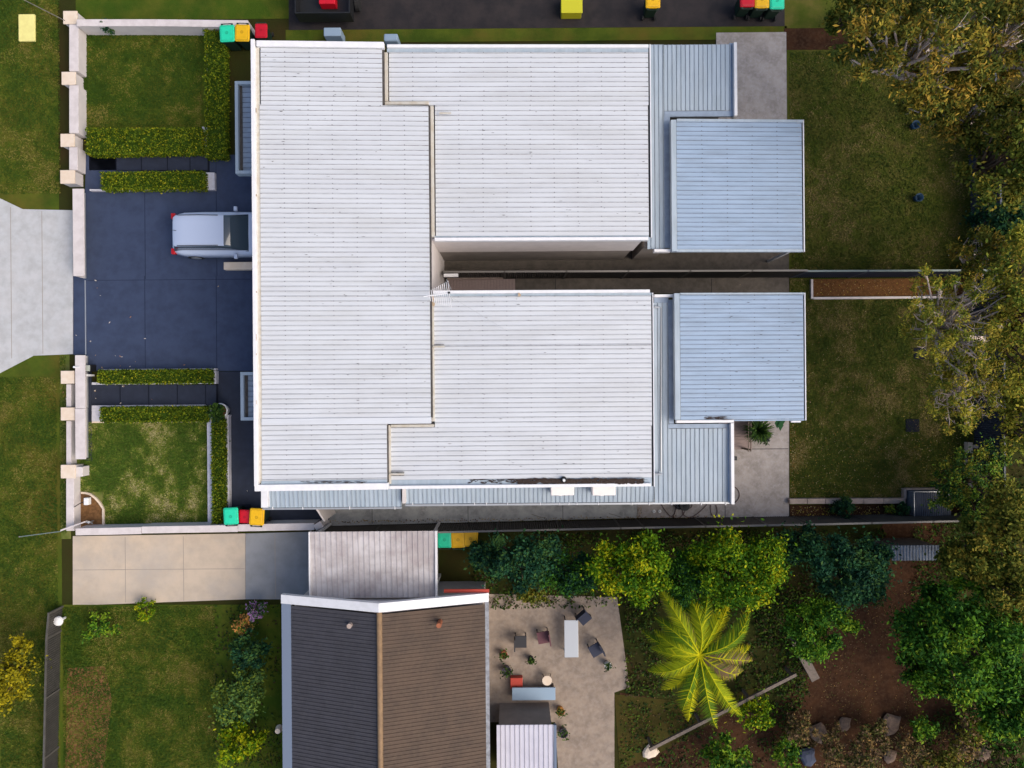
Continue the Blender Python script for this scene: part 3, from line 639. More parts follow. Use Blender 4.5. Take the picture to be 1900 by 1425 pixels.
# ---- dirt on the roofs
mb = MB()
def smudge(px0, py0, px1, py1, z, n, sx, sy, zz=.034):
    for _ in range(n):
        x, y = P(random.uniform(px0, px1), random.uniform(py0, py1), z); a_, b_ = sx * random.uniform(.3, 1), sy * random.uniform(.4, 1)
        k = 7; mb.face([(x + a_ * math.cos(2 * math.pi * i / k) * random.uniform(.7, 1.2), y + b_ * math.sin(2 * math.pi * i / k) * random.uniform(.7, 1.2), z + zz + random.random() * .004) for i in range(k)])
smudge(870, 890, 980, 897, ZM0 - .05, 70, .09, .02, .003)
smudge(960, 888.5, 1195, 897, ZM0 - .05, 330, .13, .045, .003)
smudge(560, 893, 680, 896.5, ZL - .03, 40, .16, .012, .003)
smudge(1270, 773, 1345, 778, ZP0 - .08, 60, .22, .012, .04)
smudge(880, 889, 1195, 890.5, ZM0 - .05, 60, .25, .008, .006)
for (q, z) in (((490, 515, 795, 770), ZR + .12), ((815, 555, 1200, 880), ZM0 - .07), ((1265, 552, 1485, 775), ZP0 - .1), ((490, 95, 700, 500), ZR + .2), ((815, 205, 1195, 430), ZM0 - .07)):
    smudge(*q, z, 46, .07, .010, .045)
smudge(1255, 545, 1345, 778, ZA, 0, 1, 1)
part('roof_dirt', mb, M['sludge'], house)['kind'] = 'stuff'
mb = MB(); smudge(801, 547, 805, 566, ZM0 + .12, 12, .05, .1, .003); smudge(960, 546, 966, 550, ZM0, 8, .06, .05, .05); smudge(700, 779, 722, 790, ZM0 + .3, 0, .1, .1); smudge(1366, 0, 1367, 1, 3, 0, 1, 1)
part('rust_stain', mb, M['rust'], house)['kind'] = 'stuff'
mb = MB()
a = P3(1046, 890, ZM0); mb.tube([(a.x, a.y, ZM0 - .05), (a.x, a.y, ZM0 + .2)], .045, 10); part('vent_pipe', mb, M['white_pvc'], house)
mb = MB(); mb.tube([(a.x, a.y, ZM0 - .04), (a.x, a.y, ZM0 - .0)], [.11, .07], 10); part('vent_collar', mb, M['rubber'], house)
# ---- walls
def wallbox(mb, q, z0, z1, zref):
    a = rect(*q, zref); mb.box(a[0] + .12, a[1] + .12, z0, a[2] - .12, a[3] - .12, z1)
for q, z0, z1, zr, m_ in (((468, 75, 712, 200), 0, 5.05, ZL, 'f'), ((468, 190, 803, 790), 0, 5.06, ZL, 'f'), ((470, 780, 722, 908), 0, 5.04, ZL, 'f'), ((722, 538, 1212, 904), 0, 4.66, ZM0 + .05, 'f'), ((718, 80, 1204, 446), 2.3, 4.66, ZM0 + .05, 'f'),
        ((720, 83, 1202, 443), 0, 2.3, ZM0 + .05, 'g'), ((488, 860, 1355, 935), 0, 2.8, ZA, 'g'), ((1190, 560, 1250, 925), 0, 2.79, ZA, 'g'), ((1245, 790, 1352, 925), 0, 2.78, ZA, 'g'), ((1190, 90, 1245, 462), 0, 2.79, ZA, 'g'), ((1240, 90, 1352, 208), 0, 2.78, ZA, 'g')):
    mb = MB(); wallbox(mb, q, z0, z1, zr); part('wall', mb, M['render_white' if m_ == 'f' else 'render_grey'], house)
# front canopies (small parapet roofs over the entries)
for (x0, y0, x1, y1) in ((446, 690, 476, 780), (436, 150, 476, 322)):
    z = 3.0; a = rect(x0, y0, x1 + 30, y1, z); mb = MB(); b_ = .12
    mb.box(a[0], a[1], z - .35, a[2], a[1] + b_, z); mb.box(a[0], a[3] - b_, z - .35, a[2], a[3], z); mb.box(a[0], a[1] + b_, z - .35, a[0] + b_, a[3] - b_, z)
    cn = part('canopy', mb, M['roof_low'], house, bevel=.008)
    mb = MB(); roof_sheet(mb, a[0] + b_, a[1] + b_, a[2], a[3] - b_, z - .22, z - .18, 'x', pitch=.19, screws=False)
    part('canopy_sheet', mb, [M['valley'], M['roof_blue_side'], M['roof_grime']], cn)
    mb = MB(); mb.box(a[0] + b_, a[1] + b_, z - .19, a[0] + b_ + .09, a[3] - b_, z - .15); part('canopy_gutter', mb, M['gutter_dark'], cn)
# openings (seen from the street, from the yard and in the passage)
fx = rect(468, 300, 470, 310, ZL)[0] + .12
for (yc, w_, h_, z0, nm_) in ((P(0, 560)[1], 2.6, 2.2, .05, 'garage_door'), (P(0, 420)[1], 2.6, 2.2, .05, 'garage_door'), (P(0, 735)[1], 1.0, 2.1, .05, 'front_door'), (P(0, 240)[1], 1.0, 2.1, .05, 'front_door')):
    mb = MB().box(fx - .03, yc - w_ / 2, z0, fx + .05, yc + w_ / 2, z0 + h_); dr = part(nm_, mb, M['roof_low'] if 'garage' in nm_ else M['timber'], house)
    mb = MB().box(fx - .06, yc + w_ / 2 - .2, z0 + 1.0, fx - .03, yc + w_ / 2 - .08, z0 + 1.06); part('handle', mb, M['steel'], dr)
for yc in (-2.3, 0, 2.3, 5.6, 8.5, 11):
    mb = MB(); mb.box(fx - .04, yc - .75, 3.4, fx + .03, yc - .68, 4.6); mb.box(fx - .04, yc + .68, 3.4, fx + .03, yc + .75, 4.6); mb.box(fx - .04, yc - .68, 3.4, fx + .03, yc + .68, 3.47); mb.box(fx - .04, yc - .68, 4.53, fx + .03, yc + .68, 4.6)
    wn = part('window', mb, M['white_metal'], house); part('pane', MB().box(fx - .01, yc - .68, 3.47, fx + .02, yc + .68, 4.53), M['glass'], wn)
# small bracket beside the passage
a = P3(826, 513, 2.2); mb = MB().box(a.x - .05, a.y - .02, 2.1, a.x + .5, a.y + .1, 2.25)
part('wall_bracket', mb, M['white_metal'], house)

# ---- things on the roofs
ac0 = None
for (px, lab) in ((1043.5, 'pinkish white air conditioner on the lower roof, nearer the vent pipe'), (1120.5, 'pinkish white air conditioner on the lower roof, nearer the rear corner')):
    x, y = P(px, 911, 3.75)
    if ac0 is None:
        t = thing('air_conditioner', lab, 'air conditioner', (0, 0, 0), 'air conditioners on the lower roof')
        mb = MB().box(-.42, -.16, 3.22, .42, .26, 3.78); part('casing', mb, M['ac_white'], t, bevel=.035)
        mb = MB().tube([(-.12, -.162, 3.5), (-.12, -.185, 3.5)], .2, 20); part('fan_grille', mb, M['steel'], t)
        for s_ in (-.33, .33): part('foot', MB().box(s_ - .03, -.18, 3.0, s_ + .03, .24, 3.22), M['steel'], t)
        ac0 = t
    else: t = copy_tree(ac0); t['label'] = lab
    t.location = (x, y, 0)
# antenna
ax, ay = P(833, 548, 6.3)
an = thing('television_antenna', 'silver television antenna on a mast beside the inner corner of the roofs', 'antenna', (ax, ay, 4.9))
part('mast', MB().tube([(ax, ay, 4.9), (ax, ay, 6.35)], .018, 8), M['steel'], an)
b0, b1 = P3(786, 550, 6.3), P3(838, 543, 6.3)
part('boom', MB().tube([b0, b1], .02, 6), M['white_metal'], an)
dirv = (b1 - b0).normalized(); nv = Vector((-dirv.y, dirv.x, 0))
for i in range(11):
    c_ = b0.lerp(b1, .22 + i * .07); l_ = .14 + .022 * i
    part('element', MB().tube([c_ - nv * l_ * 1.3, c_ + nv * l_ * 1.1], .011, 5), M['white_metal'], an)
for s_ in (1, -1):
    part('reflector', MB().tube([b1 + nv * .1 * s_, b1 + nv * .42 * s_ + Vector((-.1, 0, .12 * s_))], .008, 5), M['steel'], an)
part('junction_box', MB().box(b1.x - .12, b1.y - .03, 6.22, b1.x - .05, b1.y + .03, 6.34), M['black'], an)
part('guy_wire', MB().tube([(ax, ay, 6.1), P3(885, 580, 5.5), P3(934, 610, 4.99)], .005, 5), M['steel'], an)

# ================================================================== FRONT WALLS, GATE, PILLARS
def pillar(px, py, w_, hpx, z, label):
    a = rect(px - w_ / 2, py - hpx / 2, px + w_ / 2, py + hpx / 2, z)
    t = thing('gate_pillar', label, 'pillar', ((a[0] + a[2]) / 2, (a[1] + a[3]) / 2, 0), 'cream capped pillars of the front wall')
    part('shaft', MB().box(a[0] + .03, a[1] + .03, 0, a[2] - .03, a[3] - .03, z - .06), M['render_white'], t)
    part('cap', MB().box(a[0], a[1], z - .06, a[2], a[3], z), M['cream'], t, bevel=.012)
ps = [(125, 700, 25, 24, 'cream capped pillar at the end of the grass strip, nearest the letterbox gate motor'), (125.5, 768, 26, 24, 'cream capped pillar halfway along the open sliding gate'), (126, 875, 27, 25, 'cream capped pillar beside the front lawn just below the gate end'),
      (130, 32, 26, 24, 'cream capped pillar at the corner of the wall at the top left'), (127, 145, 26, 24, 'cream capped pillar beside the middle of the upper left lawn'), (125, 260, 26, 24, 'cream capped pillar beside the upper left hedge'), (125, 328, 27, 25, 'cream capped pillar just above the wide crossover')]
for (x, y, w_, h_, lab) in ps: pillar(x, y, w_, h_, .62, lab)
a = rect(139, 866, 154.5, 884, .45); single('pillar_plinth', MB().box(a[0], a[1], 0, a[2], a[3], .5), M['render_white'], 'white rendered block against the inner side of the lowest pillar', 'plinth', bevel=.01)
def wall(name, pts, z, th, m, label, cat='wall', capm=None, group=None):
    """wall whose top edge centre line passes through the photo points"""
    q = [P3(x, y, z) for x, y in pts]; mb = MB(); cp = MB()
    for a_, b_ in zip(q[:-1], q[1:]):
        d_ = (b_ - a_); d_.z = 0; d_.normalize(); n_ = Vector((-d_.y, d_.x, 0)) * th / 2
        mb.prism([(a_ + n_)[:2], (b_ + n_)[:2], (b_ - n_)[:2], (a_ - n_)[:2]], 0, z - (.05 if capm else 0))
        if capm:
            n_ = n_ * 1.0 + n_.normalized() * .02
            cp.prism([(a_ + n_)[:2], (b_ + n_)[:2], (b_ - n_)[:2], (a_ - n_)[:2]], z - .05, z)
    if not capm: return single(name, mb, m, label, cat, group)
    t = thing(name, label, cat, (q[0].x, q[0].y, 0), group); part('wall_body', mb, m, t); part('coping', cp, capm, t, bevel=.01); return t
M['coping'] = mat('pinkish white coping', g(.60, .55, .54), .7, g(.48, .43, .42), 3, .6, bump=.08)
wall('front_wall', [(130, 886), (130, 985)], .5, .28, M['render_white'], 'low white rendered front wall beside the curved garden bed', capm=M['coping'])
wall('front_wall', [(127.5, 713), (127.5, 755)], .42, .16, M['render_white'], 'short low white wall between the two upper pillars by the sliding gate', capm=M['coping'])
wall('front_wall', [(127.5, 781), (127.5, 862)], .42, .16, M['render_white'], 'low white wall behind the lower half of the sliding gate', capm=M['coping'])
wall('front_wall', [(137, 45), (137, 132)], .6, .34, M['render_white'], 'thick white wall beside the upper half of the top left lawn', capm=M['coping'])
wall('front_wall', [(137, 158), (137, 247)], .6, .34, M['render_white'], 'thick white wall beside the lower half of the top left lawn', capm=M['coping'])
wall('front_wall', [(136, 273), (136, 315)], .6, .3, M['render_white'], 'short white wall between the two pillars above the crossover', capm=M['coping'])
wall('south_garden_wall', [(140, 987), (262, 984.5)], .88, .24, M['render_white'], 'white garden wall below the curved bed, left end of the south wall', capm=M['coping'])
wall('south_garden_wall', [(262.6, 983.5), (441, 980.5)], .90, .24, M['render_white'], 'white garden wall along the bottom of the front lawn', capm=M['coping'])
wall('south_garden_wall', [(441.6, 979.5), (583, 977)], .92, .24, M['render_white'], 'white garden wall behind the three bins', capm=M['coping'])
a = P3(591, 976, 1.0); wall('wall_end_post', [(584, 980), (597, 972)], 1.0, .22, M['render_white'], 'pale wall end post beside the open side gate', 'post', capm=M['coping'])
wall('north_garden_wall', [(142, 42), (290, 42), (460, 44)], .8, .24, M['render_white'], 'pale garden wall along the top of the top left lawn', capm=M['coping'])
# diagonal rail and pale drive corner
single('corner_rail', MB().prism([P(112, 983, .75), P(158, 967, .75), P(158.5, 969, .75), P(112, 986, .75)], .6, .75), M['coping'], 'thin diagonal white rail across the lower left corner of the wall', 'rail')
# sliding gates
def gate(px0, px1, y0, y1, z, label, name='sliding_gate'):
    a = rect(px0, y0, px1, y1, z); t = thing(name, label, 'gate', ((a[0] + a[2]) / 2, (a[1] + a[3]) / 2, 0), 'white sliding gates')
    gx = a[0]; L_ = a[3] - a[1]
    mb = MB()
    mb.box(gx, a[1], z - .05, a[2], a[3], z); part('top_rail', mb, M['coping'], t, bevel=.008)
    mb = MB()
    mb.box(gx + .05, a[1], .12, gx + .11, a[3], z - .055); part('gate_panel', mb, M['render_white'], t)
    mb = MB(); mb.box(gx + .03, a[1], .05, gx + .13, a[3], .11); part('bottom_rail', mb, M['steel'], t)
gate(139.5, 158, 659, 757.5, .72, 'white open sliding gate, upper leaf beside the dark paving strip')
gate(139.5, 158.5, 758.2, 852, .72, 'white open sliding gate, lower leaf ending above the front lawn')
gate(135, 156, 350, 512, .72, 'long white gate along the wide crossover on the driveway edge')
a = rect(157.6, 520, 159.3, 658, .05); single('gate_track', MB().box(a[0], a[1], .03, a[2], a[3], .055), M['steel'], 'thin pale gate track across the navy driveway entrance', 'track')
gm = P3(163, 683, .45); t = thing('gate_motor', 'pale grey gate motor box beside the upper end of the sliding gate', 'gate motor', (gm.x, gm.y, 0))
part('housing', MB().box(gm.x - .12, gm.y - .12, .05, gm.x + .08, gm.y + .12, .42), M['pale_box'], t, bevel=.02)
part('frame', MB().box(gm.x + .085, gm.y - .14, .05, gm.x + .11, gm.y + .14, .44), M['black'], t)
part('sensor', MB().box(gm.x - .04, gm.y - .33, .05, gm.x + .03, gm.y - .25, .5), M['white_pvc'], t)
lb = P3(137, 681, .8); single('gate_sensor', MB().tube([(lb.x, lb.y, 0), (lb.x, lb.y, .8)], .04, 8).tube([(lb.x, lb.y, .78), (lb.x + .2, lb.y + .0, .78)], .02, 6), M['white_pvc'], 'tiny white post sensor on the outer side of the sliding gate', 'sensor')

# ---- planters, kerbs
def kerbrun(pts, z, label, m='kerb', name='garden_kerb', z0=0):
    mb = MB()
    for i, q in enumerate(pts):
        a = rect(*q, z); mb.box(a[0], a[1], z0, a[2], a[3], z - .0015 * i)
    return single(name, mb, M[m], label, 'kerb', bevel=.006)
kerbrun([(184, 684.2, 400, 688), (396, 688.1, 401, 708.4), (170, 708.5, 401, 713)], .28, 'pale kerb around the hedge between driveway and stepped path')
kerbrun([(170, 751.5, 385, 756), (384.5, 756.1, 395, 975)], .22, 'pale kerb along the stepped path turning down beside the front lawn')
kerbrun([(170, 756.5, 186, 782)], .18, 'pale flat stone block at the left end of the lower hedge', name='stone_ledge')
kerbrun([(170, 781.3, 386, 784)], .12, 'thin sandy edging between the lower hedge and the lawn', 'cream', 'lawn_edging')
kerbrun([(417.5, 772, 424.5, 944), (408, 770, 424.5, 773.5)], .30, 'pale kerb on the right of the tall narrow hedge')
kerbrun([(375, 235, 388, 284), (384, 60, 388, 234)], .2, 'pale kerb between top left lawn and its tall hedge')
kerbrun([(375, 320, 398, 352), (166, 350, 398, 353)], .22, 'pale kerb around the hedge just above the white car')
single('terracotta_brick', MB().box(*[*P(389, 706, .24), .1][:2], .1, P(389, 706, .24)[0] + .11, P(389, 706, .24)[1] + .3, .2), M['terracotta'], 'orange brown soil block at the right end of the upper hedge', 'brick')
hedge(181, 687.5, 390, 710, .62, 'clipped hedge with yellow tips between driveway and stepped path', 'clipped box hedges')
hedge(186, 756.5, 382.5, 782, .55, 'clipped hedge between stepped path and front lawn', 'clipped box hedges')
hedge(393, 779, 415, 974, .62, 'tall narrow hedge down the right side of the front lawn', 'clipped box hedges')
hedge(160, 238, 372, 284, .6, 'broad clipped hedge along the bottom of the top left lawn', 'clipped box hedges', .8, (.38, .3, .26, .06))
hedge(187, 319, 377, 349, .6, 'clipped hedge just above the parked white car', 'clipped box hedges', .8, (.38, .3, .26, .06))
hedge(380, 54, 416, 290, .6, 'clipped hedge down the right side of the top left lawn', 'clipped box hedges', .8, (.4, .34, .22, .04))
# round white pot
pp = P3(409, 762, .5)
t = thing('planter_pot', 'round white pot standing at the corner between the hedges', 'pot', (pp.x, pp.y, 0))
rings = []
for (z, r_) in ((.04, .20), (.3, .27), (.52, .31), (.56, .31), (.56, .265), (.5, .26)): rings.append([(pp.x + r_ * math.cos(2 * math.pi * k / 28), pp.y + r_ * math.sin(2 * math.pi * k / 28), z) for k in range(28)])
part('pot_wall', MB().loft(rings), M['white_pvc'], t, smooth=True)
part('potting_soil', MB().tube([(pp.x, pp.y, .49), (pp.x, pp.y, .508)], .255, 20), M['mulch'], t)
def leafy(name, label, cat, px, py, z, r_, n, mats, ls=.07, nl=3, asp=.3, group=None, z0=.5):
    c = P3(px, py, z); t = thing(name, label, cat, (c.x, c.y, z0), group); fo = MB(); st = MB()
    for i in range(n):
        a = random.uniform(0, 6.28); q = random.random() ** .6 * r_; e = Vector((c.x + q * math.cos(a), c.y + q * math.sin(a), z + random.uniform(-.15, .12) * (z - z0)))
        s = Vector((c.x + .1 * q * math.cos(a), c.y + .1 * q * math.sin(a), z0)); m_ = s.lerp(e, .5) + Vector((0, 0, .12))
        st.tube([s, m_, e], [.010, .007, .004], 4, caps=False)
        pts = np.array([list(m_.lerp(e, f)) for f in np.linspace(.2, 1.1, nl + 3)]) + rng.normal(0, .03, (nl + 3, 3))
        leaves(fo, pts, ls, flat=.6, aspect=asp, clump_m=random.choice([0, 1, 2]))
    part('stem', st, M['stem'], t); part('foliage', fo, mats, t); return t
leafy('potted_plant', 'dark leafy plant growing out of the round white pot', 'plant', 400, 766, .95, .36, 90, L['pot'], .075, asp=.45, z0=.5)

# curved garden bed
bed = [(150, 914), (156, 914), (166, 916), (176, 923), (184, 932), (191, 943), (191.5, 977), (150, 978)]
struct('curved_bed', polyslab(bed, .03), M['bedsoil'], 'small curved bed of ochre soil in the lower left lawn corner', 'garden bed')
mb = MB(); e = [(150, 914.5), (157, 914.8), (166, 917), (176, 924), (184, 933), (191, 944), (191.5, 977)]
q = [P3(x, y, .1) for x, y in e]
for a_, b_ in zip(q[:-1], q[1:]):
    d_ = (b_ - a_).normalized(); n_ = Vector((-d_.y, d_.x, 0)) * .04; mb.prism([(a_ + n_)[:2], (b_ + n_)[:2], (b_ - n_)[:2], (a_ - n_)[:2]], 0, .1)
single('bed_edging', mb, M['cream'], 'cream curved edging around the small ochre bed', 'edging')
wt = P3(155, 931, .5); t = thing('water_meter', 'white meter box on a bent pipe against the low front wall', 'meter', (wt.x, wt.y, 0))
part('meter_box', MB().box(wt.x - .05, wt.y - .15, .2, wt.x + .14, wt.y + .14, .42), M['white_pvc'], t, bevel=.02)
part('meter_pipe', MB().tube([(wt.x - .05, wt.y, .3), (wt.x - .2, wt.y - .1, .52), (wt.x - .35, wt.y - .2, .54)], .018, 6), M['black'], t)
tp = P3(168, 968, .25); t = thing('garden_tap', 'small silver garden taps standing in the curved bed', 'tap', (tp.x, tp.y, 0))
part('riser', MB().tube([(tp.x, tp.y, 0), (tp.x, tp.y, .35)], .02, 6), M['steel'], t)
part('spout', MB().tube([(tp.x - .16, tp.y - .02, .3), (tp.x, tp.y, .33), (tp.x + .12, tp.y - .06, .3)], .025, 6), M['steel'], t)
part('tap_handle', MB().tube([(tp.x, tp.y, .35), (tp.x, tp.y, .39)], .05, 8), M['white_pvc'], t)

# ================================================================== BINS
def rr(cx, cy, hx, hy, r_, z, k=4):
    out = []
    for (sx, sy, a0) in ((1, 1, 0), (-1, 1, 90), (-1, -1, 180), (1, -1, 270)):
        for i in range(k + 1):
            a = R(a0 + 90 * i / k); out.append((cx + sx * (hx - r_) + r_ * math.cos(a), cy + sy * (hy - r_) + r_ * math.sin(a), z))
    return out
bin0 = thing('wheelie_bin', 'x', 'bin', (0, 0, 0), 'wheelie bins')
part('body', MB().loft([rr(0, 0, .20, .24, .04, .06), rr(0, 0, .26, .31, .05, .92), rr(0, 0, .285, .33, .05, .93), rr(0, 0, .285, .33, .05, .97)]), M['bin_body'], bin0)
lid = part('lid', MB().loft([rr(0, -.005, .29, .335, .07, .972), rr(0, -.005, .295, .34, .07, .99), rr(0, -.005, .27, .315, .07, 1.025), rr(0, -.005, .2, .25, .06, 1.04)]), M['lid_teal'], bin0)
mb = MB(); ring = [(.06 * math.cos(k * math.pi / 8), -.02 + .06 * math.sin(k * math.pi / 8)) for k in range(16)]; ri = [(x * .7, -.02 + (y + .02) * .7) for x, y in ring]
for k in range(16):
    kk = (k + 1) % 16; mb.face([(*ri[k], 1.0435), (*ring[k], 1.0435), (*ring[kk], 1.0435), (*ri[kk], 1.0435)])
for k in range(3): mb.box(-.03, -.045 + k * .02, 1.040, .03, -.037 + k * .02, 1.0432)
emb = part('emblem', mb, M['mark_teal'], lid)
rim = part('lid_groove', MB().loft([rr(0, -.005, .243, .29, .06, 1.028), rr(0, -.005, .243, .29, .06, 1.0345), rr(0, -.005, .232, .279, .055, 1.0345), rr(0, -.005, .232, .279, .055, 1.028)], cap=False), M['mark_teal'], lid)
for s_ in (-.2, .2): part('hinge', MB().box(s_ - .035, -.40, .96, s_ + .035, -.34, 1.0), M['bin_body'], bin0)
part('handle', MB().tube([(-.22, -.40, .97), (.22, -.40, .97)], .016, 8), M['bin_body'], bin0)
for s_ in (-.25, .25): part('wheel', MB().tube([(s_ - .03, -.27, .1), (s_ + .03, -.27, .1)], .1, 14), M['rubber'], bin0)
for o in (lid, emb, rim): o.material_slots[0].link = 'OBJECT'
bins = [(429, 957, 'teal', 2, 'teal lidded bin beside the narrow hedge', 1.0), (454.5, 958, 'red', -3, 'small red lidded bin between the teal and the yellow bins by the garden wall', .8), (477, 958.5, 'yellow', -4, 'yellow lidded bin under the corner of the lower roof', 1.0),
 (422, 63, 'teal', 182, 'teal lidded bin at the top of the upper left hedge', 1.0), (450, 62, 'yellow', 178, 'yellow lidded bin beside the teal one at the top of the north driveway', 1.0), (485, 58, 'red', 180, 'red lidded bin at the top left corner of the north roof', .85),
 (825, 1000, 'teal', 0, 'teal lidded bin just right of the stained carport roof', 1.0), (850, 1000, 'yellow', 3, 'yellow lidded bin next to the teal one right of the carport', 1.0), (873, 998, 'yellow', -3, 'yellow lidded bin nearest the dark trees right of the carport', 1.0),
 (1211, 0, 'yellow', 0, 'lone yellow lidded bin on the asphalt at the top edge', 1.0), (1386, -2, 'red', 0, 'red lidded bin, left of three at the top edge', 1.0), (1413, 0, 'yellow', 0, 'yellow lidded bin, middle of three at the top edge', 1.0), (1441, 2, 'teal', 0, 'teal lidded bin, right of three at the top edge', 1.0)]
for i, (px, py, col, ang, lab, sc_) in enumerate(bins):
    b = bin0 if i == 0 else copy_tree(bin0)
    x, y = P(px, py, 1.0 * sc_); b.location = (x, y, .035); b.rotation_euler = (0, 0, R(ang)); b.scale = (sc_, sc_, sc_); b['label'] = lab
    for ch in b.children:
        if ch.name.startswith('lid'):
            ch.material_slots[0].link = 'OBJECT'; ch.material_slots[0].material = M['lid_' + col]
            for e_ in ch.children: e_.material_slots[0].link = 'OBJECT'; e_.material_slots[0].material = M['mark_' + col]
# drain grate behind the bins
a = rect(449, 936, 466, 944, .05); mb = MB()
for k in range(8): xx = a[0] + (a[2] - a[0]) * k / 8; mb.box(xx, a[1], .03, xx + .028, a[3], .045)
single('drain_grate', mb, M['drain'], 'small black slotted drain just above the red bin', 'drain')

# ================================================================== CAR
def build_car():
    L0 = P(311, 430, 1.2)[0]; cy = P(380, 430, 1.2)[1]
    t = thing('parked_car', 'pale silver blue hatchback parked nose in to the garage', 'car', (L0, cy, .035))
    # stations: x from rear, half width, belt z, lower z
    st = [(0, .62, .55, .80), (.08, .78, .38, .92), (.5, .86, .25, .98), (1.3, .88, .22, .98), (2.4, .88, .22, .97), (3.2, .87, .22, .93), (3.8, .82, .25, .84), (4.1, .70, .32, .72), (4.2, .5, .42, .62)]
    def ring(x, w_, z0, z1):
        pr_ = [(-w_ * .86, z0), (-w_, z0 + .12), (-w_, z1 - .18), (-w_ * .93, z1 - .03), (-w_ * .78, z1), (0, z1 + .015), (w_ * .78, z1), (w_ * .93, z1 - .03), (w_, z1 - .18), (w_, z0 + .12), (w_ * .86, z0)]
        return [(L0 + x, cy + p[0], p[1]) for p in pr_]
    part('body', MB().loft([ring(*s) for s in st]), M['car_paint'], t, smooth=True)
    gh = [(.12, .70, .70, .93), (.35, .69, .60, 1.38), (.75, .69, .59, 1.46), (1.5, .70, .60, 1.48), (2.1, .70, .60, 1.44), (2.45, .71, .62, 1.34), (3.1, .74, .70, .96)]
    def gr(x, wb, wt, z): return [(L0 + x, cy - wb, .93), (L0 + x, cy - wt, z - .03), (L0 + x, cy - wt * .85, z), (L0 + x, cy + wt * .85, z), (L0 + x, cy + wt, z - .03), (L0 + x, cy + wb, .93)]
    part('cabin_glass', MB().loft([gr(*s) for s in gh]), M['glass'], t, smooth=True)
    mb = MB(); rs = []
    for (x, w_, z) in ((.28, .56, 1.34), (.40, .61, 1.41), (.75, .62, 1.475), (1.5, .62, 1.495), (2.0, .61, 1.465), (2.3, .60, 1.41)):
        rs.append([(L0 + x, cy + s * w_, z + .012 - .03 * (abs(s) > .95)) for s in (-1, -.9, -.5, 0, .5, .9, 1)])
    part('roof_panel', mb.loft(rs, cap=False, closed=False), M['car_paint'], t, smooth=True)
    for s_ in (-1, 1):
        part('tail_light', MB().box(L0 - .005, cy + s_ * .7 - .12, .72, L0 + .16, cy + s_ * .7 + .12, .93), M['tail'], t, bevel=.03)
        part('door_mirror', MB().box(L0 + 2.55, cy + s_ * .95 - .09, .92, L0 + 2.68, cy + s_ * .95 + .09, 1.05), M['car_paint'], t, bevel=.02)
        for xx in (.75, 3.35):
            wh = part('wheel', MB().tube([(L0 + xx, cy + s_ * .70, .33), (L0 + xx, cy + s_ * .885, .33)], .31, 20), M['rubber'], t)
            part('rim', MB().tube([(L0 + xx, cy + s_ * .88, .33), (L0 + xx, cy + s_ * .893, .33)], .2, 14), M['steel'], wh)
    part('rear_wiper', MB().tube([(L0 + .22, cy, 1.05), (L0 + .3, cy + .3, 1.25)], .012, 5), M['black'], t)
    part('aerial', MB().tube([(L0 + .45, cy, 1.44), (L0 + .32, cy, 1.6)], .01, 5), M['black'], t)
    for s_ in (-1, 1): part('roof_rail', MB().tube([(L0 + .5, cy + s_ * .6, 1.49), (L0 + 1.3, cy + s_ * .6, 1.515), (L0 + 2.1, cy + s_ * .59, 1.475)], .014, 6), M['black'], t)
    part('bumper', MB().box(L0 - .04, cy - .6, .36, L0 + .1, cy + .6, .55), M['car_paint'], t, bevel=.03)
build_car()
a = rect(415, 486, 500, 500, .3); single('low_white_ledge', MB().box(a[0], a[1], .03, a[2], a[3], .3), M['cream'], 'low cream block between the two garages at the roof edge', 'block', bevel=.01)

# ================================================================== FENCES
def fence(name, pts, z, m, capm, label, pitch=.09, amp=.025, zb=0.0):
    """corrugated metal fence through ground points"""
    q = [P3(x, y, 0) for x, y in pts]; t = thing(name, label, 'fence', (q[0].x, q[0].y, 0)); mb = MB(); cp = MB(); posts = []
    for a_, b_ in zip(q[:-1], q[1:]):
        d_ = b_ - a_; l_ = d_.length; d_.normalize(); n_ = Vector((-d_.y, d_.x, 0)); k = int(l_ / (pitch / 2)); n0 = len(mb.v)
        for i in range(k + 1):
            c = a_ + d_ * (l_ * i / k) + n_ * (amp if i % 2 else -amp)
            mb.v += [(c.x, c.y, zb), (c.x, c.y, z - .02)]
        for i in range(k): s = n0 + 2 * i; mb.f.append((s, s + 2, s + 3, s + 1)); mb.m.append(0)
        nn = n_ * .035; cp.prism([(a_ + nn)[:2], (b_ + nn)[:2], (b_ - nn)[:2], (a_ - nn)[:2]], z - .02, z + .03)
        for i in range(int(l_ / 2.4) + 1):
            c = a_ + d_ * min(l_, i * 2.4); posts.append(MB().box(c.x - .035, c.y - .035, 0, c.x + .035, c.y + .035, z + .034))
    part('fence_sheet', mb, m, t); part('top_rail', cp, capm, t); [part('fence_post', po, m, t) for po in posts]; return t
fence('metal_fence', [(829, 517), (1466, 514.5)], 1.75, M['fence_dark'], M['fence_cap'], 'dark corrugated fence between the passages of the two units')
fence('metal_fence', [(1466.5, 514.5), (1812, 513)], 1.6, M['fence_grey'], M['fence_cap_green'], 'green capped fence between the two back lawns')
fence('metal_fence', [(600, 976.5), (1180, 963.5), (1470, 958)], 1.7, M['fence_dark'], M['fence_cap'], 'dark corrugated fence along the south side path')
fence('metal_fence', [(1470.5, 958), (1815, 950)], 1.7, M['fence_dark'], M['fence_cap'], 'dark fence behind the round shrubs at the bottom of the back lawn')
fence('metal_fence', [(1806, 513), (1808, 950)], 1.8, M['fence_grey'], M['fence_grey'], 'charcoal rear fence seen between the gum tree and the shrubs')
fence('metal_fence', [(1788, 90), (1806, 512)], 1.8, M['fence_grey'], M['fence_grey'], 'rear fence behind the north back lawn under the gum trees')
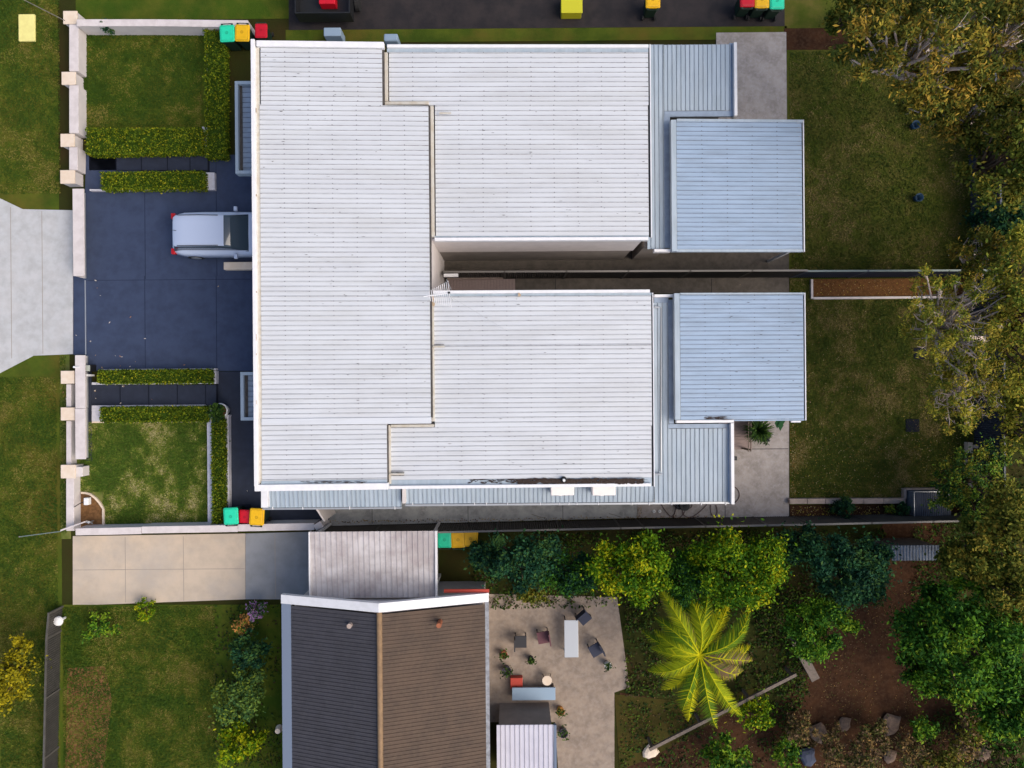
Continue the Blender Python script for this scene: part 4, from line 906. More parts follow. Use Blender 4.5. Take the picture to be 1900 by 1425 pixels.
# open side gate
a0, a1 = P3(587.5, 945, 1.8), P3(602, 967.5, 1.8); d_ = (a1 - a0).normalized(); n_ = Vector((-d_.y, d_.x, 0)) * .03
t = thing('side_gate', 'pale side gate standing ajar where the navy paving meets the side path', 'gate', (a1.x, a1.y, 0))
part('gate_leaf', MB().prism([(a0 + n_)[:2], (a1 + n_)[:2], (a1 - n_)[:2], (a0 - n_)[:2]], .06, 1.8), M['render_white'], t, bevel=.008)
part('gate_latch', MB().box(a1.x - .12, a1.y - .05, 1.0, a1.x - .02, a1.y + .05, 1.06), M['black'], t)
part('gate_hinge', MB().tube([(a0.x, a0.y, .3), (a0.x, a0.y, 1.6)], .02, 6), M['black'], t)

# ================================================================== BACK YARD
mb = MB(); y0 = rect(830, 518, 956, 540, .16)
t = thing('side_deck', 'small pinkish plank landing in the passage beside the antenna', 'deck', ((y0[0] + y0[2]) / 2, (y0[1] + y0[3]) / 2, 0))
k = 22
for i in range(k): xx = y0[0] + (y0[2] - y0[0]) * i / k; mb.box(xx + .004, y0[1] - .1, .03, xx + (y0[2] - y0[0]) / k - .004, y0[3], .16 - (.012 if i % 4 == 3 else 0))
part('boards', mb, M['deck'], t)
part('edge_beam', MB().box(y0[0], y0[3] + .002, .03, y0[2] - .5, y0[3] + .06, .3), M['kerb_pink'], t)
dk = rect(1345, 768, 1395, 834, .25)
t = thing('rear_deck', 'pinkish timber deck at the corner below the patio roof', 'deck', ((dk[0] + dk[2]) / 2, (dk[1] + dk[3]) / 2, 0))
mb = MB(); k = 11
for i in range(k): yy = dk[1] + (dk[3] - dk[1]) * i / k; mb.box(dk[0], yy + .004, .03, dk[2], yy + (dk[3] - dk[1]) / k - .004, .25)
part('boards', mb, M['deck'], t)
for xx in (1389, 1393.4):
    a = P3(xx, 776, 1.0); b = P3(xx - .4, 838, 1.0); part('rail', MB().tube([a, b], .022, 6), M['timber'], t)
    for f in (0.05, .95): c = a.lerp(b, f); part('rail_post', MB().box(c.x - .025, c.y - .025, .03, c.x + .025, c.y + .025, 1.0), M['timber'], t)
def spiky(label, px, py, z, r_, n, mats, group=None, z0=.3, w_=.03):
    c = P3(px, py, z); t = thing('garden_plant', label, 'plant', (c.x, c.y, z0), group); mb = MB()
    for i in range(n):
        a = random.uniform(0, 6.28); l_ = r_ * random.uniform(.5, 1.1); el = random.uniform(.2, 1.2)
        dx, dy = math.cos(a), math.sin(a); px_, py_ = -dy * w_ / 2, dx * w_ / 2
        prev = None
        for k in range(5):
            f = k / 4; x = c.x + dx * l_ * f; y = c.y + dy * l_ * f; zz = z0 + (z - z0) * (math.sin(f * 2.3) * el * .8) + .05; ww = (1 - f) ** .6 * 1.0 + .05
            cur = ((x - px_ * ww, y - py_ * ww, zz), (x + px_ * ww, y + py_ * ww, zz))
            if prev: mb.face([prev[0], prev[1], cur[1], cur[0]], random.choice([0, 1, 2]) if k == 1 else mb.m[-1])
            prev = cur
    part('foliage', mb, mats, t); return t
pot = P3(1418, 808, .3); t = thing('planter_pot', 'dark pot beside the deck holding the bushy palm', 'pot', (pot.x, pot.y, 0))
part('pot_wall', MB().loft([[(pot.x + r_ * math.cos(2 * math.pi * k / 20), pot.y + r_ * math.sin(2 * math.pi * k / 20), z) for k in range(20)] for z, r_ in ((.03, .16), (.4, .24), (.4, .2), (.35, .2))]), M['pot_dark'], t, smooth=True)
spiky('bushy green potted palm beside the pinkish deck', 1413, 799, 1.15, .62, 300, L['pot'], z0=.4, w_=.05)
leafy('leafy_plant', 'dark broad leaves at the foot of the potted palm', 'plant', 1418, 817, .45, .25, 22, [L['pot'][1], L['dark'][0], L['pot'][0], L['dark'][1]], .06, z0=.05)
mb = MB(); c = P3(1448, 774, 1.2)
for (dx, dy) in ((.08, -.35), (-.04, -.25), (.16, -.15)):
    mb.face([(c.x + dx - .12, c.y + dy, 1.0), (c.x + dx, c.y + dy - .22, .95), (c.x + dx + .12, c.y + dy, 1.0), (c.x + dx, c.y + dy + .3, 1.15)])
t = thing('banana_plant', 'blue green broad leaf poking out under the patio roof edge', 'plant', (c.x, c.y, 0)); part('foliage', mb, L['dark'][2], t); part('stem', MB().tube([(c.x, c.y + .1, 0), (c.x, c.y, 1.1)], .03, 6), M['stem'], t)
# hoses, caps
t = thing('garden_hose', 'loose brown hose looped on the concrete below the lower roof edge', 'hose', tuple(P3(1270, 945, .05)))
for pts in ([(1226, 934), (1232, 944), (1240, 954), (1246, 958), (1252, 952), (1255, 936)], [(1246, 959), (1258, 961), (1266, 956), (1272, 946), (1274, 934)], [(1266, 945), (1268, 955), (1278, 960), (1288, 957), (1300, 948), (1312, 936)], [(1319, 937), (1319, 950), (1322, 957), (1328, 957), (1331, 948), (1328, 937)], [(1248, 935), (1258, 944), (1268, 944)], [(1268, 946), (1282, 942), (1284, 934)]):
    q = [P3(x, y, .06) for x, y in pts]; qq = []
    for i in range(len(q) - 1):
        p0, p1, p2, p3 = q[max(i - 1, 0)], q[i], q[i + 1], q[min(i + 2, len(q) - 1)]
        for f in (0, .25, .5, .75): qq.append(.5 * ((2 * p1) + (p2 - p0) * f + (2 * p0 - 5 * p1 + 4 * p2 - p3) * f * f + (3 * p1 - p0 - 3 * p2 + p3) * f ** 3))
    qq.append(q[-1]); part('hose_loop', MB().tube(qq, .013, 6), M['hose'], t)
t = thing('coiled_hose', 'reddish hose arc at the corner of the rear roof', 'hose', tuple(P3(1368, 920, .05)))
q = [P3(1356 + 16 * math.cos(a), 918 - 16 * math.sin(a), .06) for a in np.linspace(1.4, -1.3, 14)]; part('hose_loop', MB().tube(q, .016, 6), M['hose'], t)
c = P3(1271, 939, .4); t = thing('hose_reel', 'round black hose reel under the gutter above the loops', 'hose reel', (c.x, c.y, 0)); part('drum', MB().tube([(c.x, c.y, .05), (c.x, c.y, .4)], .2, 18), M['black'], t); part('hub', MB().tube([(c.x, c.y, .4), (c.x, c.y, .44)], .07, 10), M['rubber'], t)
for px, lab in ((1214, 'round white cap in the concrete, left of the pair by the hose'), (1224.5, 'round white cap in the concrete, right of the pair by the hose')):
    c = P3(px, 949, .1); t = thing('pipe_cap', lab, 'pipe cap', (c.x, c.y, 0), 'white pipe caps'); part('cap_ring', MB().tube([(c.x, c.y, 0), (c.x, c.y, .07)], [.07, .065], 16), M['white_pvc'], t); part('cap_knob', MB().tube([(c.x, c.y, .07), (c.x, c.y, .085)], .025, 8), M['steel'], t)
c = P3(1365, 851, .8); single('wall_hook', MB().box(c.x - .06, c.y - .07, .6, c.x + .06, c.y + .09, .8), M['black'], 'small black object beside the rear roof edge on the patio', 'box')
# sticks on the side path
for pts, lab in (([(986, 954), (998, 958), (1010, 961)], 'thin dark twig lying on the side path below the vent pipe'), ([(1130, 953), (1142, 956), (1152, 960)], 'thin dark twig on the side path below the right air conditioner')):
    single('twig', MB().tube([P3(x, y, .05) for x, y in pts], .008, 5), M['bark'], lab, 'twig')
# mulch bed and its edging
struct('mulch_bed', slab(1508, 517, 1790, 549, .06), M['mulch'], 'long bed of brown mulch along the fence at the top of the back lawn', 'garden bed')
mb = MB(); a = rect(1505, 518, 1509, 554, .14); mb.box(a[0], a[1], 0, a[2], a[3], .14); a = rect(1509.2, 550, 1790, 554, .14); mb.box(a[0], a[1], 0, a[2], a[3], .139)
single('bed_edging', mb, M['coping'], 'thin white edging around the brown mulch bed', 'edging', bevel=.005)
# retaining wall, lower bed, shed
struct('lower_bed', slab(1466, 936, 1800, 957, .07), M['soil'], 'dark leaf covered bed along the south fence', 'garden bed')
t = thing('retaining_wall', 'low pinkish block wall along the bottom of the back lawn', 'wall', tuple(P3(1570, 930, 0)))
xs = [1465, 1498, 1532, 1571, 1603, 1640, 1681]
for i in range(6):
    a = rect(xs[i] + .4, 925.5 - i * .1, xs[i + 1] - .4, 935.2 - i * .1, .25); part('block', MB().box(a[0], a[1], 0, a[2], a[3], .25), M['kerb_pink'], t, bevel=.012)
a = rect(1678, 907, 1682, 925, .25); part('block', MB().box(a[0], a[1], 0, a[2], a[3], .25), M['kerb_pink'], t)
a = rect(1682.5, 906, 1775, 909, .25); part('block', MB().box(a[0], a[1], 0, a[2], a[3], .25), M['kerb_pink'], t)
t = thing('retaining_wall', 'pale vertical garden wall half hidden by the lower right shrubs', 'wall', tuple(P3(1802, 860, 0)))
a = rect(1797, 821, 1806, 905, .3); part('block', MB().box(a[0], a[1], 0, a[2], a[3], .3), M['cream'], t, bevel=.02)
a = rect(1806.5, 826, 1834, 832, .3); part('block', MB().box(a[0], a[1], 0, a[2], a[3], .29), M['cream'], t, bevel=.02)
struct('corner_bed', slab(1806, 832, 1838, 950, .08), M['soil'], 'dark soil behind the pale vertical garden wall', 'garden bed')
sh = rect(1697, 913, 1765, 960, .65)
t = thing('corrugated_box', 'low blue grey corrugated garden box at the lower right lawn corner', 'shed', ((sh[0] + sh[2]) / 2, (sh[1] + sh[3]) / 2, 0))
mb = MB(); roof_sheet(mb, sh[0], sh[1], sh[2], sh[3], .62, .62, 'y', pitch=.085, rib=.03, screws=False, grime_end=False); part('lid_sheet', mb, [M['fence_grey'], M['shed_blue'], M['shed_blue']], t)
mb = MB(); n0 = 0; k = 44
for i in range(k + 1):
    y = sh[1] + (sh[3] - sh[1]) * i / k; x = sh[0] - (.012 if i % 2 else -.006); mb.v += [(x, y, 0), (x, y, .62)]
for i in range(k): mb.f.append((2 * i + 2, 2 * i, 2 * i + 1, 2 * i + 3)); mb.m.append(0)
part('side_sheet', mb, M['shed_blue'], t)
part('rim', MB().box(sh[0] - .03, sh[3], .6, sh[2], sh[3] + .03, .67).box(sh[0] - .03, sh[1], .6, sh[0], sh[3], .668), M['steel'], t)
part('top_side', MB().box(sh[0], sh[3] - .02, .0, sh[2], sh[3] - .001, .6), M['shed_blue'], t)
# drain pit and second pit
def pit(px, py, w_, lab):
    a = rect(px - w_, py - w_ * .95, px + w_, py + w_ * .95, .05); t = thing('drain_pit', lab, 'drain', ((a[0] + a[2]) / 2, (a[1] + a[3]) / 2, 0))
    part('frame', MB().box(a[0], a[1], 0, a[2], a[3], .045), M['drain'], t); mb = MB(); k = 9
    for i in range(k): yy = a[1] + (a[3] - a[1]) * (i + .25) / k; mb.box(a[0] + .03, yy, .045, a[2] - .03, yy + .025, .06)
    part('grate', mb, M['drain'], t)
pit(1693.5, 789.5, 12.5, 'square dark drain pit lying open in the back lawn')
pit(1707, 656, 11, 'dark drain pit half under the edge of the gum tree')
bush('round dark green shrub behind the block wall, larger of the two', 1563, 943, .55, 19, L['dark'], 2600, .05)
bush('small dark green shrub beside the corrugated box', 1674, 944, .45, 11, L['dark'], 1100, .045)
bush('tiny weedy shrub in the lower bed left of the small round one', 1650, 944, .3, 8, L['mixed'], 300, .04)
bush('low weed patch growing in the right part of the mulch bed', 1753, 534, .2, 12, L['green'], 300, .05)

# ================================================================== TREES
tree('gum_tree', 'open gum tree with pale branches over the upper right corner of the back lawn', 'tree', 1778, 600, 5.2, 120, 118, L['gumlight'], n=18000, lsize=.062, clumps=90, trunk_r=.14, bark='bark_pale', sparse=.5, aspect=.3, show=3, hz=1.6, thick=.72, base=P(1830, 640))
tree('gum_tree', 'gum branches hanging over the lawn above the rear fence, lower crown', 'tree', 1792, 720, 4.6, 76, 82, L['gumlight'], n=11000, lsize=.062, clumps=44, trunk_r=.1, bark='bark_pale', sparse=.5, aspect=.3, show=3, hz=1.1, thick=.72, base=P(1845, 700))
tree('mixed_shrub', 'tall leafy shrub with orange tips in the lower right yard corner', 'shrub', 1808, 895, 2.2, 66, 80, L['mixed'], n=9500, lsize=.055, clumps=46, trunk_r=.06, sparse=.4, hz=1.0, thick=.8, show=1)
tree('mixed_shrub', 'green shrub overhanging the corrugated box', 'shrub', 1756, 905, 1.6, 28, 46, L['mixed'], n=2400, lsize=.06, clumps=16, trunk_r=.04, sparse=.6, hz=.6, thick=.75, show=1)
tree('gum_tree', 'yellow olive gum tree just right of the dark grass at the top', 'tree', 1645, 60, 6.0, 90, 65, L['gum'], n=14000, lsize=.075, clumps=34, trunk_r=.15, bark='bark_pale', sparse=.3, aspect=.35, show=2, hz=1.6, thick=.8)
tree('gum_tree', 'olive gum tree above the right part of the north back lawn', 'tree', 1815, 215, 5.5, 70, 75, L['gum'], n=12000, lsize=.075, clumps=30, trunk_r=.15, bark='bark_pale', sparse=.3, aspect=.35, show=3, hz=1.5, thick=.8)
tree('olive_tree', 'greyish olive tree leaning over the rear fence of the north back lawn', 'tree', 1815, 470, 4.2, 50, 52, L['gum'], n=8000, lsize=.07, clumps=24, trunk_r=.12, bark='bark_pale', sparse=.4, aspect=.35, show=3, hz=1.2, thick=.8)
tree('gum_tree', 'yellow olive gum tree with wide crown at the top right', 'tree', 1720, 95, 7.0, 150, 95, L['gum'], n=20900, lsize=0.082, clumps=44, trunk_r=.2, bark='bark_pale', sparse=.4, aspect=.35, show=2, hz=2.2, thick=.8)
tree('gum_tree', 'olive brown gum tree in the extreme top right corner', 'tree', 1890, 70, 7.5, 90, 120, L['gum'], n=13300, lsize=0.082, clumps=30, trunk_r=.2, bark='bark_pale', sparse=.3, aspect=.35, show=2, hz=2.2, thick=.85)
tree('gum_tree', 'yellow green gum crown dipping towards the north back lawn', 'tree', 1745, 185, 5.5, 60, 58, L['gum'], n=8550, lsize=0.075, clumps=24, trunk_r=.14, bark='bark_pale', sparse=.4, aspect=.35, show=2, hz=1.4, thick=.8)
tree('olive_tree', 'brownish olive tree along the right edge beside the north back lawn', 'tree', 1870, 290, 6.0, 75, 120, L['olive'], n=16150, lsize=0.075, clumps=36, trunk_r=.18, sparse=.3, hz=1.8, thick=.9, show=1)
tree('dark_tree', 'dark green tree right of the rear fence between the gum trees', 'tree', 1850, 430, 4.0, 60, 60, L['dark'], n=9500, lsize=0.068, clumps=22, trunk_r=.14, sparse=.2, hz=1.3)
tree('olive_tree', 'olive yellow tree along the right edge beyond the rear fence', 'tree', 1900, 590, 6.0, 50, 150, L['gumlight'], n=13300, lsize=0.068, clumps=30, trunk_r=.16, sparse=.3, hz=1.8, show=1)
tree('olive_tree', 'yellow tinged tree beyond the dark rear fence', 'tree', 1905, 790, 5.0, 38, 80, L['gumlight'], n=7600, lsize=0.068, clumps=18, trunk_r=.16, sparse=.3, hz=1.5)
tree('green_tree', 'mid green tree on the right edge below the back yard corner', 'tree', 1875, 985, 4.5, 80, 80, L['olive'], n=14250, lsize=0.068, clumps=28, trunk_r=.16, sparse=.2, hz=1.4)
tree('dense_tree', 'big dense dark green tree at the lower right', 'tree', 1790, 1180, 4.5, 98, 115, L['green'], n=28500, lsize=0.075, clumps=44, trunk_r=.2, hz=1.9, weights=[.4, .35, .17, .08])
tree('dense_tree', 'dense green tree at the right edge below the biggest one', 'tree', 1880, 1290, 4.0, 70, 80, L['green'], n=15200, lsize=0.075, clumps=26, trunk_r=.18, hz=1.5, weights=[.4, .35, .17, .08])
tree('olive_tree', 'yellow green tree touching the right edge above the dense green one', 'tree', 1860, 1090, 5.0, 58, 52, L['olive'], n=8550, lsize=0.068, clumps=18, trunk_r=.15, hz=1.2)
tree('dark_tree', 'dark blue green tree below the block wall of the back lawn', 'tree', 1570, 1048, 3.6, 88, 62, L['dark'], n=19000, lsize=0.068, clumps=30, trunk_r=.16, hz=1.3)
tree('lime_tree', 'bright yellow green tree just below the side path, left half', 'tree', 1180, 1052, 3.8, 82, 56, L['lime'], n=17100, lsize=0.068, clumps=30, trunk_r=.15, hz=1.2, weights=[.35, .4, .17, .08])
tree('lime_tree', 'bright yellow green tree between the palm and the side path, right half', 'tree', 1370, 1060, 3.8, 98, 72, L['lime'], n=22800, lsize=0.068, clumps=36, trunk_r=.17, hz=1.4, weights=[.35, .4, .17, .08])
tree('dark_tree', 'dark green tree beside the bins right of the carport', 'tree', 955, 1042, 3.4, 78, 52, L['dark'], n=15200, lsize=0.068, clumps=28, trunk_r=.15, hz=1.1)
tree('dark_tree', 'dark low tree between the bright green tree and the paved yard', 'tree', 1060, 1060, 2.8, 50, 42, [L['dark'][0], L['green'][1], L['green'][0], L['dark'][1]], n=8550, lsize=0.061, clumps=20, trunk_r=.1, hz=.9)
tree('green_tree', 'mid green bushy tree right of the palm', 'tree', 1515, 1165, 3.0, 65, 68, L['green'], n=14250, lsize=0.061, clumps=28, trunk_r=.12, hz=1.1)
bush('leafy bush at the bottom edge below the palm', 1350, 1405, 1.2, 42, L['green'], 2400, .08)
bush('green bush left of the bare soil near the tilted fence', 1400, 1330, 1.0, 32, L['lime'], 1200, .07)
bush('orange tinged dry bush at the bottom among the rocks', 1600, 1395, 1.1, 34, L['dry'], 1500, .07)
bush('yellowish dry bush right of the rocks at the lower right', 1790, 1372, 1.2, 36, [L['dry'][2], L['gum'][0], L['gum'][2], L['dry'][0]], 1700, .07)
bush('small green bush between the rocks at the bottom right', 1710, 1350, .8, 24, L['green'], 900, .07)
bush('green and brown bush in the bottom right corner', 1870, 1405, 1.2, 45, [L['dry'][0], L['gum'][1], L['green'][0], L['dry'][1]], 2200, .08)
bush('dark green shrub beside the blue grey gutter of the neighbour', 468, 1200, 1.3, 33, L['dark'], 3200, .07, rpy=36)
bush('pale green rounded shrub in the neighbour front yard', 450, 1292, 1.4, 46, L['pale'], 5000, .07)
bush('yellow green shrub at the bottom below the pale green one', 448, 1378, 1.2, 38, L['lime'], 3200, .07)
bush('orange flowering shrub beside the beige driveway corner', 455, 1158, .9, 17, [M['orange'], L['litter'][0], L['green'][0], M['orange']], 900, .05)
bush('purple flowering shrub at the edge of the grey concrete', 478, 1130, .9, 16, [M['purple'], L['green'][1], M['purple'], L['pale'][1]], 800, .05)
tree('yellow_shrub', 'bright yellow shrub at the left edge of the verge', 'shrub', 18, 1250, 2.2, 48, 68, L['yellow'], n=9500, lsize=0.061, clumps=24, trunk_r=.08, hz=.8)
bush('weedy green shrub near the upper left corner of the neighbour lawn', 185, 1165, .6, 26, L['green'], 900, .06)
bush('low yellow green weeds beside the beige driveway', 270, 1130, .4, 20, L['lime'], 700, .05)
bush('small dark shrub in front of the top left garden wall', 200, 50, .5, 10, L['dark'], 600, .05)
tree('green_tree', 'olive brown mass of foliage at the top edge right of the dark grass', 'tree', 1580, 25, 5.0, 50, 60, L['olive'], n=8550, lsize=0.068, clumps=20, trunk_r=.14, hz=1.4, sparse=.3)

tree('dark_tree', 'dark green tree between the two bright yellow green trees below the side path', 'tree', 1275, 1075, 3.0, 52, 60, [L['green'][1], L['green'][0], L['dark'][0], L['green'][2]], n=11400, lsize=0.061, clumps=22, trunk_r=.12, hz=1.0)
tree('dark_tree', 'dark tree right of the bright green tree and left of the soil', 'tree', 1480, 1010, 3.0, 46, 34, L['dark'], n=7600, lsize=0.061, clumps=16, trunk_r=.1, hz=.9)
bush('low dark shrub beside the bins behind the carport', 893, 1030, 1.0, 26, L['dark'], 1800, .07)
bush('low olive shrub above the paved yard of the neighbour', 985, 1098, .8, 34, L['olive'], 1500, .06, rpy=16)
tree('green_tree', 'green tree at the left edge of the biggest dense tree', 'tree', 1722, 1250, 3.2, 44, 50, L['green'], n=9500, lsize=0.068, clumps=18, trunk_r=.12, hz=1.0)
tree('olive_tree', 'olive tree hiding the corner between the grey blue shed and the right edge', 'tree', 1800, 1040, 4.2, 50, 50, L['olive'], n=9500, lsize=0.068, clumps=20, trunk_r=.14, hz=1.2)
mbc = MB()
for (x0, y0, x1, y1, n_, zz) in ((880, 985, 1640, 1125, 15000, .25), (1160, 1100, 1500, 1290, 9000, .2), (1400, 1090, 1490, 1300, 2500, .2), (1690, 960, 1900, 1425, 11000, .25), (1150, 1300, 1330, 1425, 1500, .1), (1380, 1300, 1500, 1425, 2000, .15), (400, 1120, 520, 1425, 2600, .15), (1815, 0, 1900, 1000, 5000, .25)):
    a = rect(x0, y0, x1, y1); p_ = scatter_poly(n_, *a, .02, .03); keep_ = vn(p_[:, :2], .9) + .6 * vn(p_[:, :2], .35) + rng.normal(0, .3, len(p_)) > -.25
    p_ = p_[keep_]; p_[:, 2] += rng.random(len(p_)) ** 2 * zz
    leaves(mbc, p_, .065, flat=.7, aspect=.5)
single('ground_cover', mbc, L['cover'], 'low green ground cover under the trees around the lots', 'ground cover', kind='stuff')
mbc = MB()
for (x0, y0, x1, y1, n_) in ((1440, 1080, 1720, 1345, 2600), (1480, 1340, 1900, 1425, 2200), (1150, 1290, 1480, 1425, 900)):
    a = rect(x0, y0, x1, y1); p_ = scatter_poly(n_, *a, .03, .03); p_ = p_[vn(p_[:, :2], .7) + rng.normal(0, .35, len(p_)) > 0]; leaves(mbc, p_, .035, flat=1.2, aspect=.4)
single('leaf_litter', mbc, L['dry'], 'dry brown leaf litter on the bare soil at the lower right', 'leaves', kind='stuff')
# palm
def palm():
    z = 4.0; c = P3(1298, 1215, z); b = P(1300, 1205); t = thing('palm_tree', 'yellow green palm with long radiating fronds', 'palm', (b[0], b[1], 0))
    part('trunk', MB().tube([(b[0], b[1], -.05), (c.x, c.y, z * .5), (c.x, c.y, z)], [.2, .15, .13], 10), M['bark'], t)
    n = 24
    for i in range(n):
        a = 2 * math.pi * i / n + random.uniform(-.22, .22); l_ = random.uniform(1.6, 3.1); up = random.uniform(.2, .8); mb = MB(); q = []
        bend = random.uniform(-.25, .25)
        for k in range(13):
            f = k / 12; aa = a + bend * f * f
            q.append(Vector((c.x + math.cos(aa) * l_ * f, c.y + math.sin(aa) * l_ * f, z + up * math.sin(f * 2.0) * 1.0 - 1.5 * f * f * (1.1 - up * .5))))
        mb.tube(q, [.022 * (1 - .8 * k / 12) for k in range(13)], 4, m=2)
        dom = random.choice([0, 0, 1, 1, 2]) if i % 7 else 3
        for k in range(3, 76):
            f = k / 76 * 12; i0 = min(int(f), 11); p = q[i0].lerp(q[i0 + 1], f - i0); d_ = (q[i0 + 1] - q[i0]).normalized(); sd_ = d_.cross(Vector((0, 0, 1))).normalized()
            for s_ in (-1, 1):
                ll = .52 * math.sin(math.pi * min(1, (k / 76) * .85 + .12)) * random.uniform(.8, 1.1)
                tip = p + (sd_ * s_ * .75 + d_ * .75).normalized() * ll + Vector((0, 0, -.35 * ll - .12 * random.random())); w_ = d_ * .018
                mb.face([p - w_, p + w_, p.lerp(tip, .5) + w_ * .9, tip], dom if random.random() < .7 else random.choice([0, 1, 2]))
        part('frond', mb, L['palm'] + [L['dry'][0]], t)
palm()

# ================================================================== SOUTHERN NEIGHBOUR
nh = thing('gable_house', 'gabled house with painted shade on the charcoal left slope and painted sun on the brown right slope at the bottom', 'house', tuple(P3(715, 1400, 0)))
ZE, ZG = 3.0, 4.1
xl, yt = P(540, 1135, ZE); xr_, _ = P(900, 1128, ZE); xm = P(704, 1140, ZG)[0]; yb = P(0, 1640, ZE)[1]; ytop = P(704, 1140, ZG)[1]
def slope(x0, z0, x1, z1, m):
    mb = MB(); n = 74; 
    # rows of tiles running down the slope: slight steps along y
    k = 9
    for i in range(n):
        ya, yb_ = ytop - (ytop - yb) * i / n, ytop - (ytop - yb) * (i + 1) / n; dz = .018
        mb.face([(x0, yb_, z0), (x1, yb_, z1), (x1, ya, z1 + dz), (x0, ya, z0 + dz)] if x1 > x0 else [(x1, yb_, z1), (x0, yb_, z0), (x0, ya, z0 + dz), (x1, ya, z1 + dz)])
        mb.face([(x0, yb_, z0), (x1, yb_, z1), (x1, yb_, z1 + dz), (x0, yb_, z0 + dz)])
    return mb
part('left_roof_slope', slope(xl, ZE, xm, ZG, 0), M['gable_shade'], nh, label='tiled roof slope with shade painted in as charcoal')
part('right_roof_slope', slope(xm, ZG, xr_, ZE, 0), M['gable_sunlit'], nh, label='tiled roof slope with warm sunlight painted in as brown')
part('ridge', MB().tube([(xm, ytop + .1, ZG + .02), (xm, yb, ZG + .02)], .10, 8), M['ridge'], nh, smooth=True)
part('gutter', MB().box(xl - .35, yb, ZE - .1, xl, ytop + .15, ZE + .01), M['blue_gutter'], nh, label='wide blue grey gutter on the left')
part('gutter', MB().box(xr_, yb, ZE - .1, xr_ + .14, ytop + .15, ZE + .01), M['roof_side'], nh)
mb = MB()
for (xa, za, xb, zb_) in ((xl - .35, ZE, xm, ZG + .05), (xm, ZG + .05, xr_ + .14, ZE)):
    mb.v += [(xa, ytop + .1, za - .15), (xb, ytop + .1, zb_ - .15), (xb, ytop + .1, zb_ + .06), (xa, ytop + .1, za + .06), (xa, ytop + .42, za - .15), (xb, ytop + .42, zb_ - .15), (xb, ytop + .42, zb_ + .06), (xa, ytop + .42, za + .06)]
    n0 = len(mb.v) - 8
    for q in ((0, 1, 2, 3), (5, 4, 7, 6), (3, 2, 6, 7), (0, 4, 5, 1), (0, 3, 7, 4), (1, 5, 6, 2)): mb.f.append(tuple(n0 + i for i in q)); mb.m.append(0)
part('barge_board', mb, M['white_metal'], nh)
part('red_trim', MB().box(P(815, 0, ZE)[0], ytop + .43, ZE - .05, xr_ + .16, ytop + .55, ZE + .02), M['red_paint'], nh)
mb = MB(); mb.box(xl + .1, yb, 0, xr_ - .1, ytop - .05, ZE - .12); part('wall', mb, M['render_grey'], nh)
mb = MB(); y_ = ytop + .02; mb.face([(xl + .1, y_, ZE - .12), (xr_ - .1, y_, ZE - .12), (xm, y_, ZG - .05)]); mb.box(xl + .1, ytop - .05, 0, xr_ - .1, ytop + .015, ZE - .12); part('gable_wall', mb, M['render_white'], nh)
for (px, py) in ((652, 1156), (816, 1155)):
    c = P3(px, py, 3.6); part('vent_pipe', MB().tube([(c.x, c.y, 3.2), (c.x, c.y, 3.95)], .09, 10), M['terracotta' if px > 700 else 'kerb_pink'], nh)
cp_ = P3(515, 1357, 2.2); t = thing('garden_lamp', 'small cream headed lamp post beside the blue grey gutter', 'lamp', (cp_.x, cp_.y, 0)); part('pole', MB().tube([(cp_.x, cp_.y, 0), (cp_.x, cp_.y, 1.95)], .03, 8), M['fence_dark'], t); part('lamp_head', MB().tube([(cp_.x, cp_.y, 1.95), (cp_.x, cp_.y, 2.2)], [.15, .1], 10), M['cream'], t)
# carport
cr = rect(577, 985, 808, 1110, 2.5); t = thing('carport', 'flat carport with stained pinkish white roof between driveway and trees', 'carport', ((cr[0] + cr[2]) / 2, (cr[1] + cr[3]) / 2, 0))
mb = MB(); roof_sheet(mb, cr[0], cr[1], cr[2], cr[3], 2.45, 2.6, 'y', pitch=.2, screws=False); part('roof_sheet', mb, [M['carport'], M['carport_side'], M['carport_side']], t)
part('edge_trim', MB().box(cr[0] - .05, cr[1], 2.38, cr[0] - .002, cr[3], 2.62), M['white_metal'], t); part('edge_trim', MB().box(cr[2] + .002, cr[1], 2.38, cr[2] + .08, cr[3], 2.62), M['white_metal'], t)
for x, y in ((cr[0] + .1, cr[1] + .2), (cr[0] + .1, cr[3] - .2), (cr[2] - .1, cr[1] + .2), (cr[2] - .1, cr[3] - .2)): part('post', MB().box(x - .05, y - .05, 0, x + .05, y + .05, 2.4), M['white_metal'], t)
# garden shed with pale roof and awning
s_ = rect(922, 1345, 1028, 1470, 2.1); t = thing('garden_shed', 'pale lilac roofed shed at the bottom right of the brown roof', 'shed', ((s_[0] + s_[2]) / 2, (s_[1] + s_[3]) / 2, 0))
mb = MB(); roof_sheet(mb, s_[0], s_[1], s_[2], s_[3], 2.05, 2.1, 'y', pitch=.18, screws=False); part('roof', mb, [M['shed_white'], M['carport_side'], M['carport_side']], t)
part('wall', MB().box(s_[0] + .08, s_[1], 0, s_[2] - .08, s_[3] - .08, 2.04), M['render_grey'], t)
part('edge_trim', MB().box(s_[2] + .002, s_[1], 2.0, s_[2] + .1, s_[3], 2.14), M['blue_gutter'], t)
a = rect(950, 1286, 1032, 1310, 1.0); t = thing('covered_bench', 'bench with a light blue cover above the pale shed', 'bench', ((a[0] + a[2]) / 2, (a[1] + a[3]) / 2, 0))
part('seat', MB().box(a[0], a[1], .42, a[2], a[3], .5), M['light_blue'], t, bevel=.02)
for x in (a[0] + .08, a[2] - .08): part('leg', MB().box(x - .03, a[1] + .03, .03, x + .03, a[3] - .03, .42), M['timber'], t)
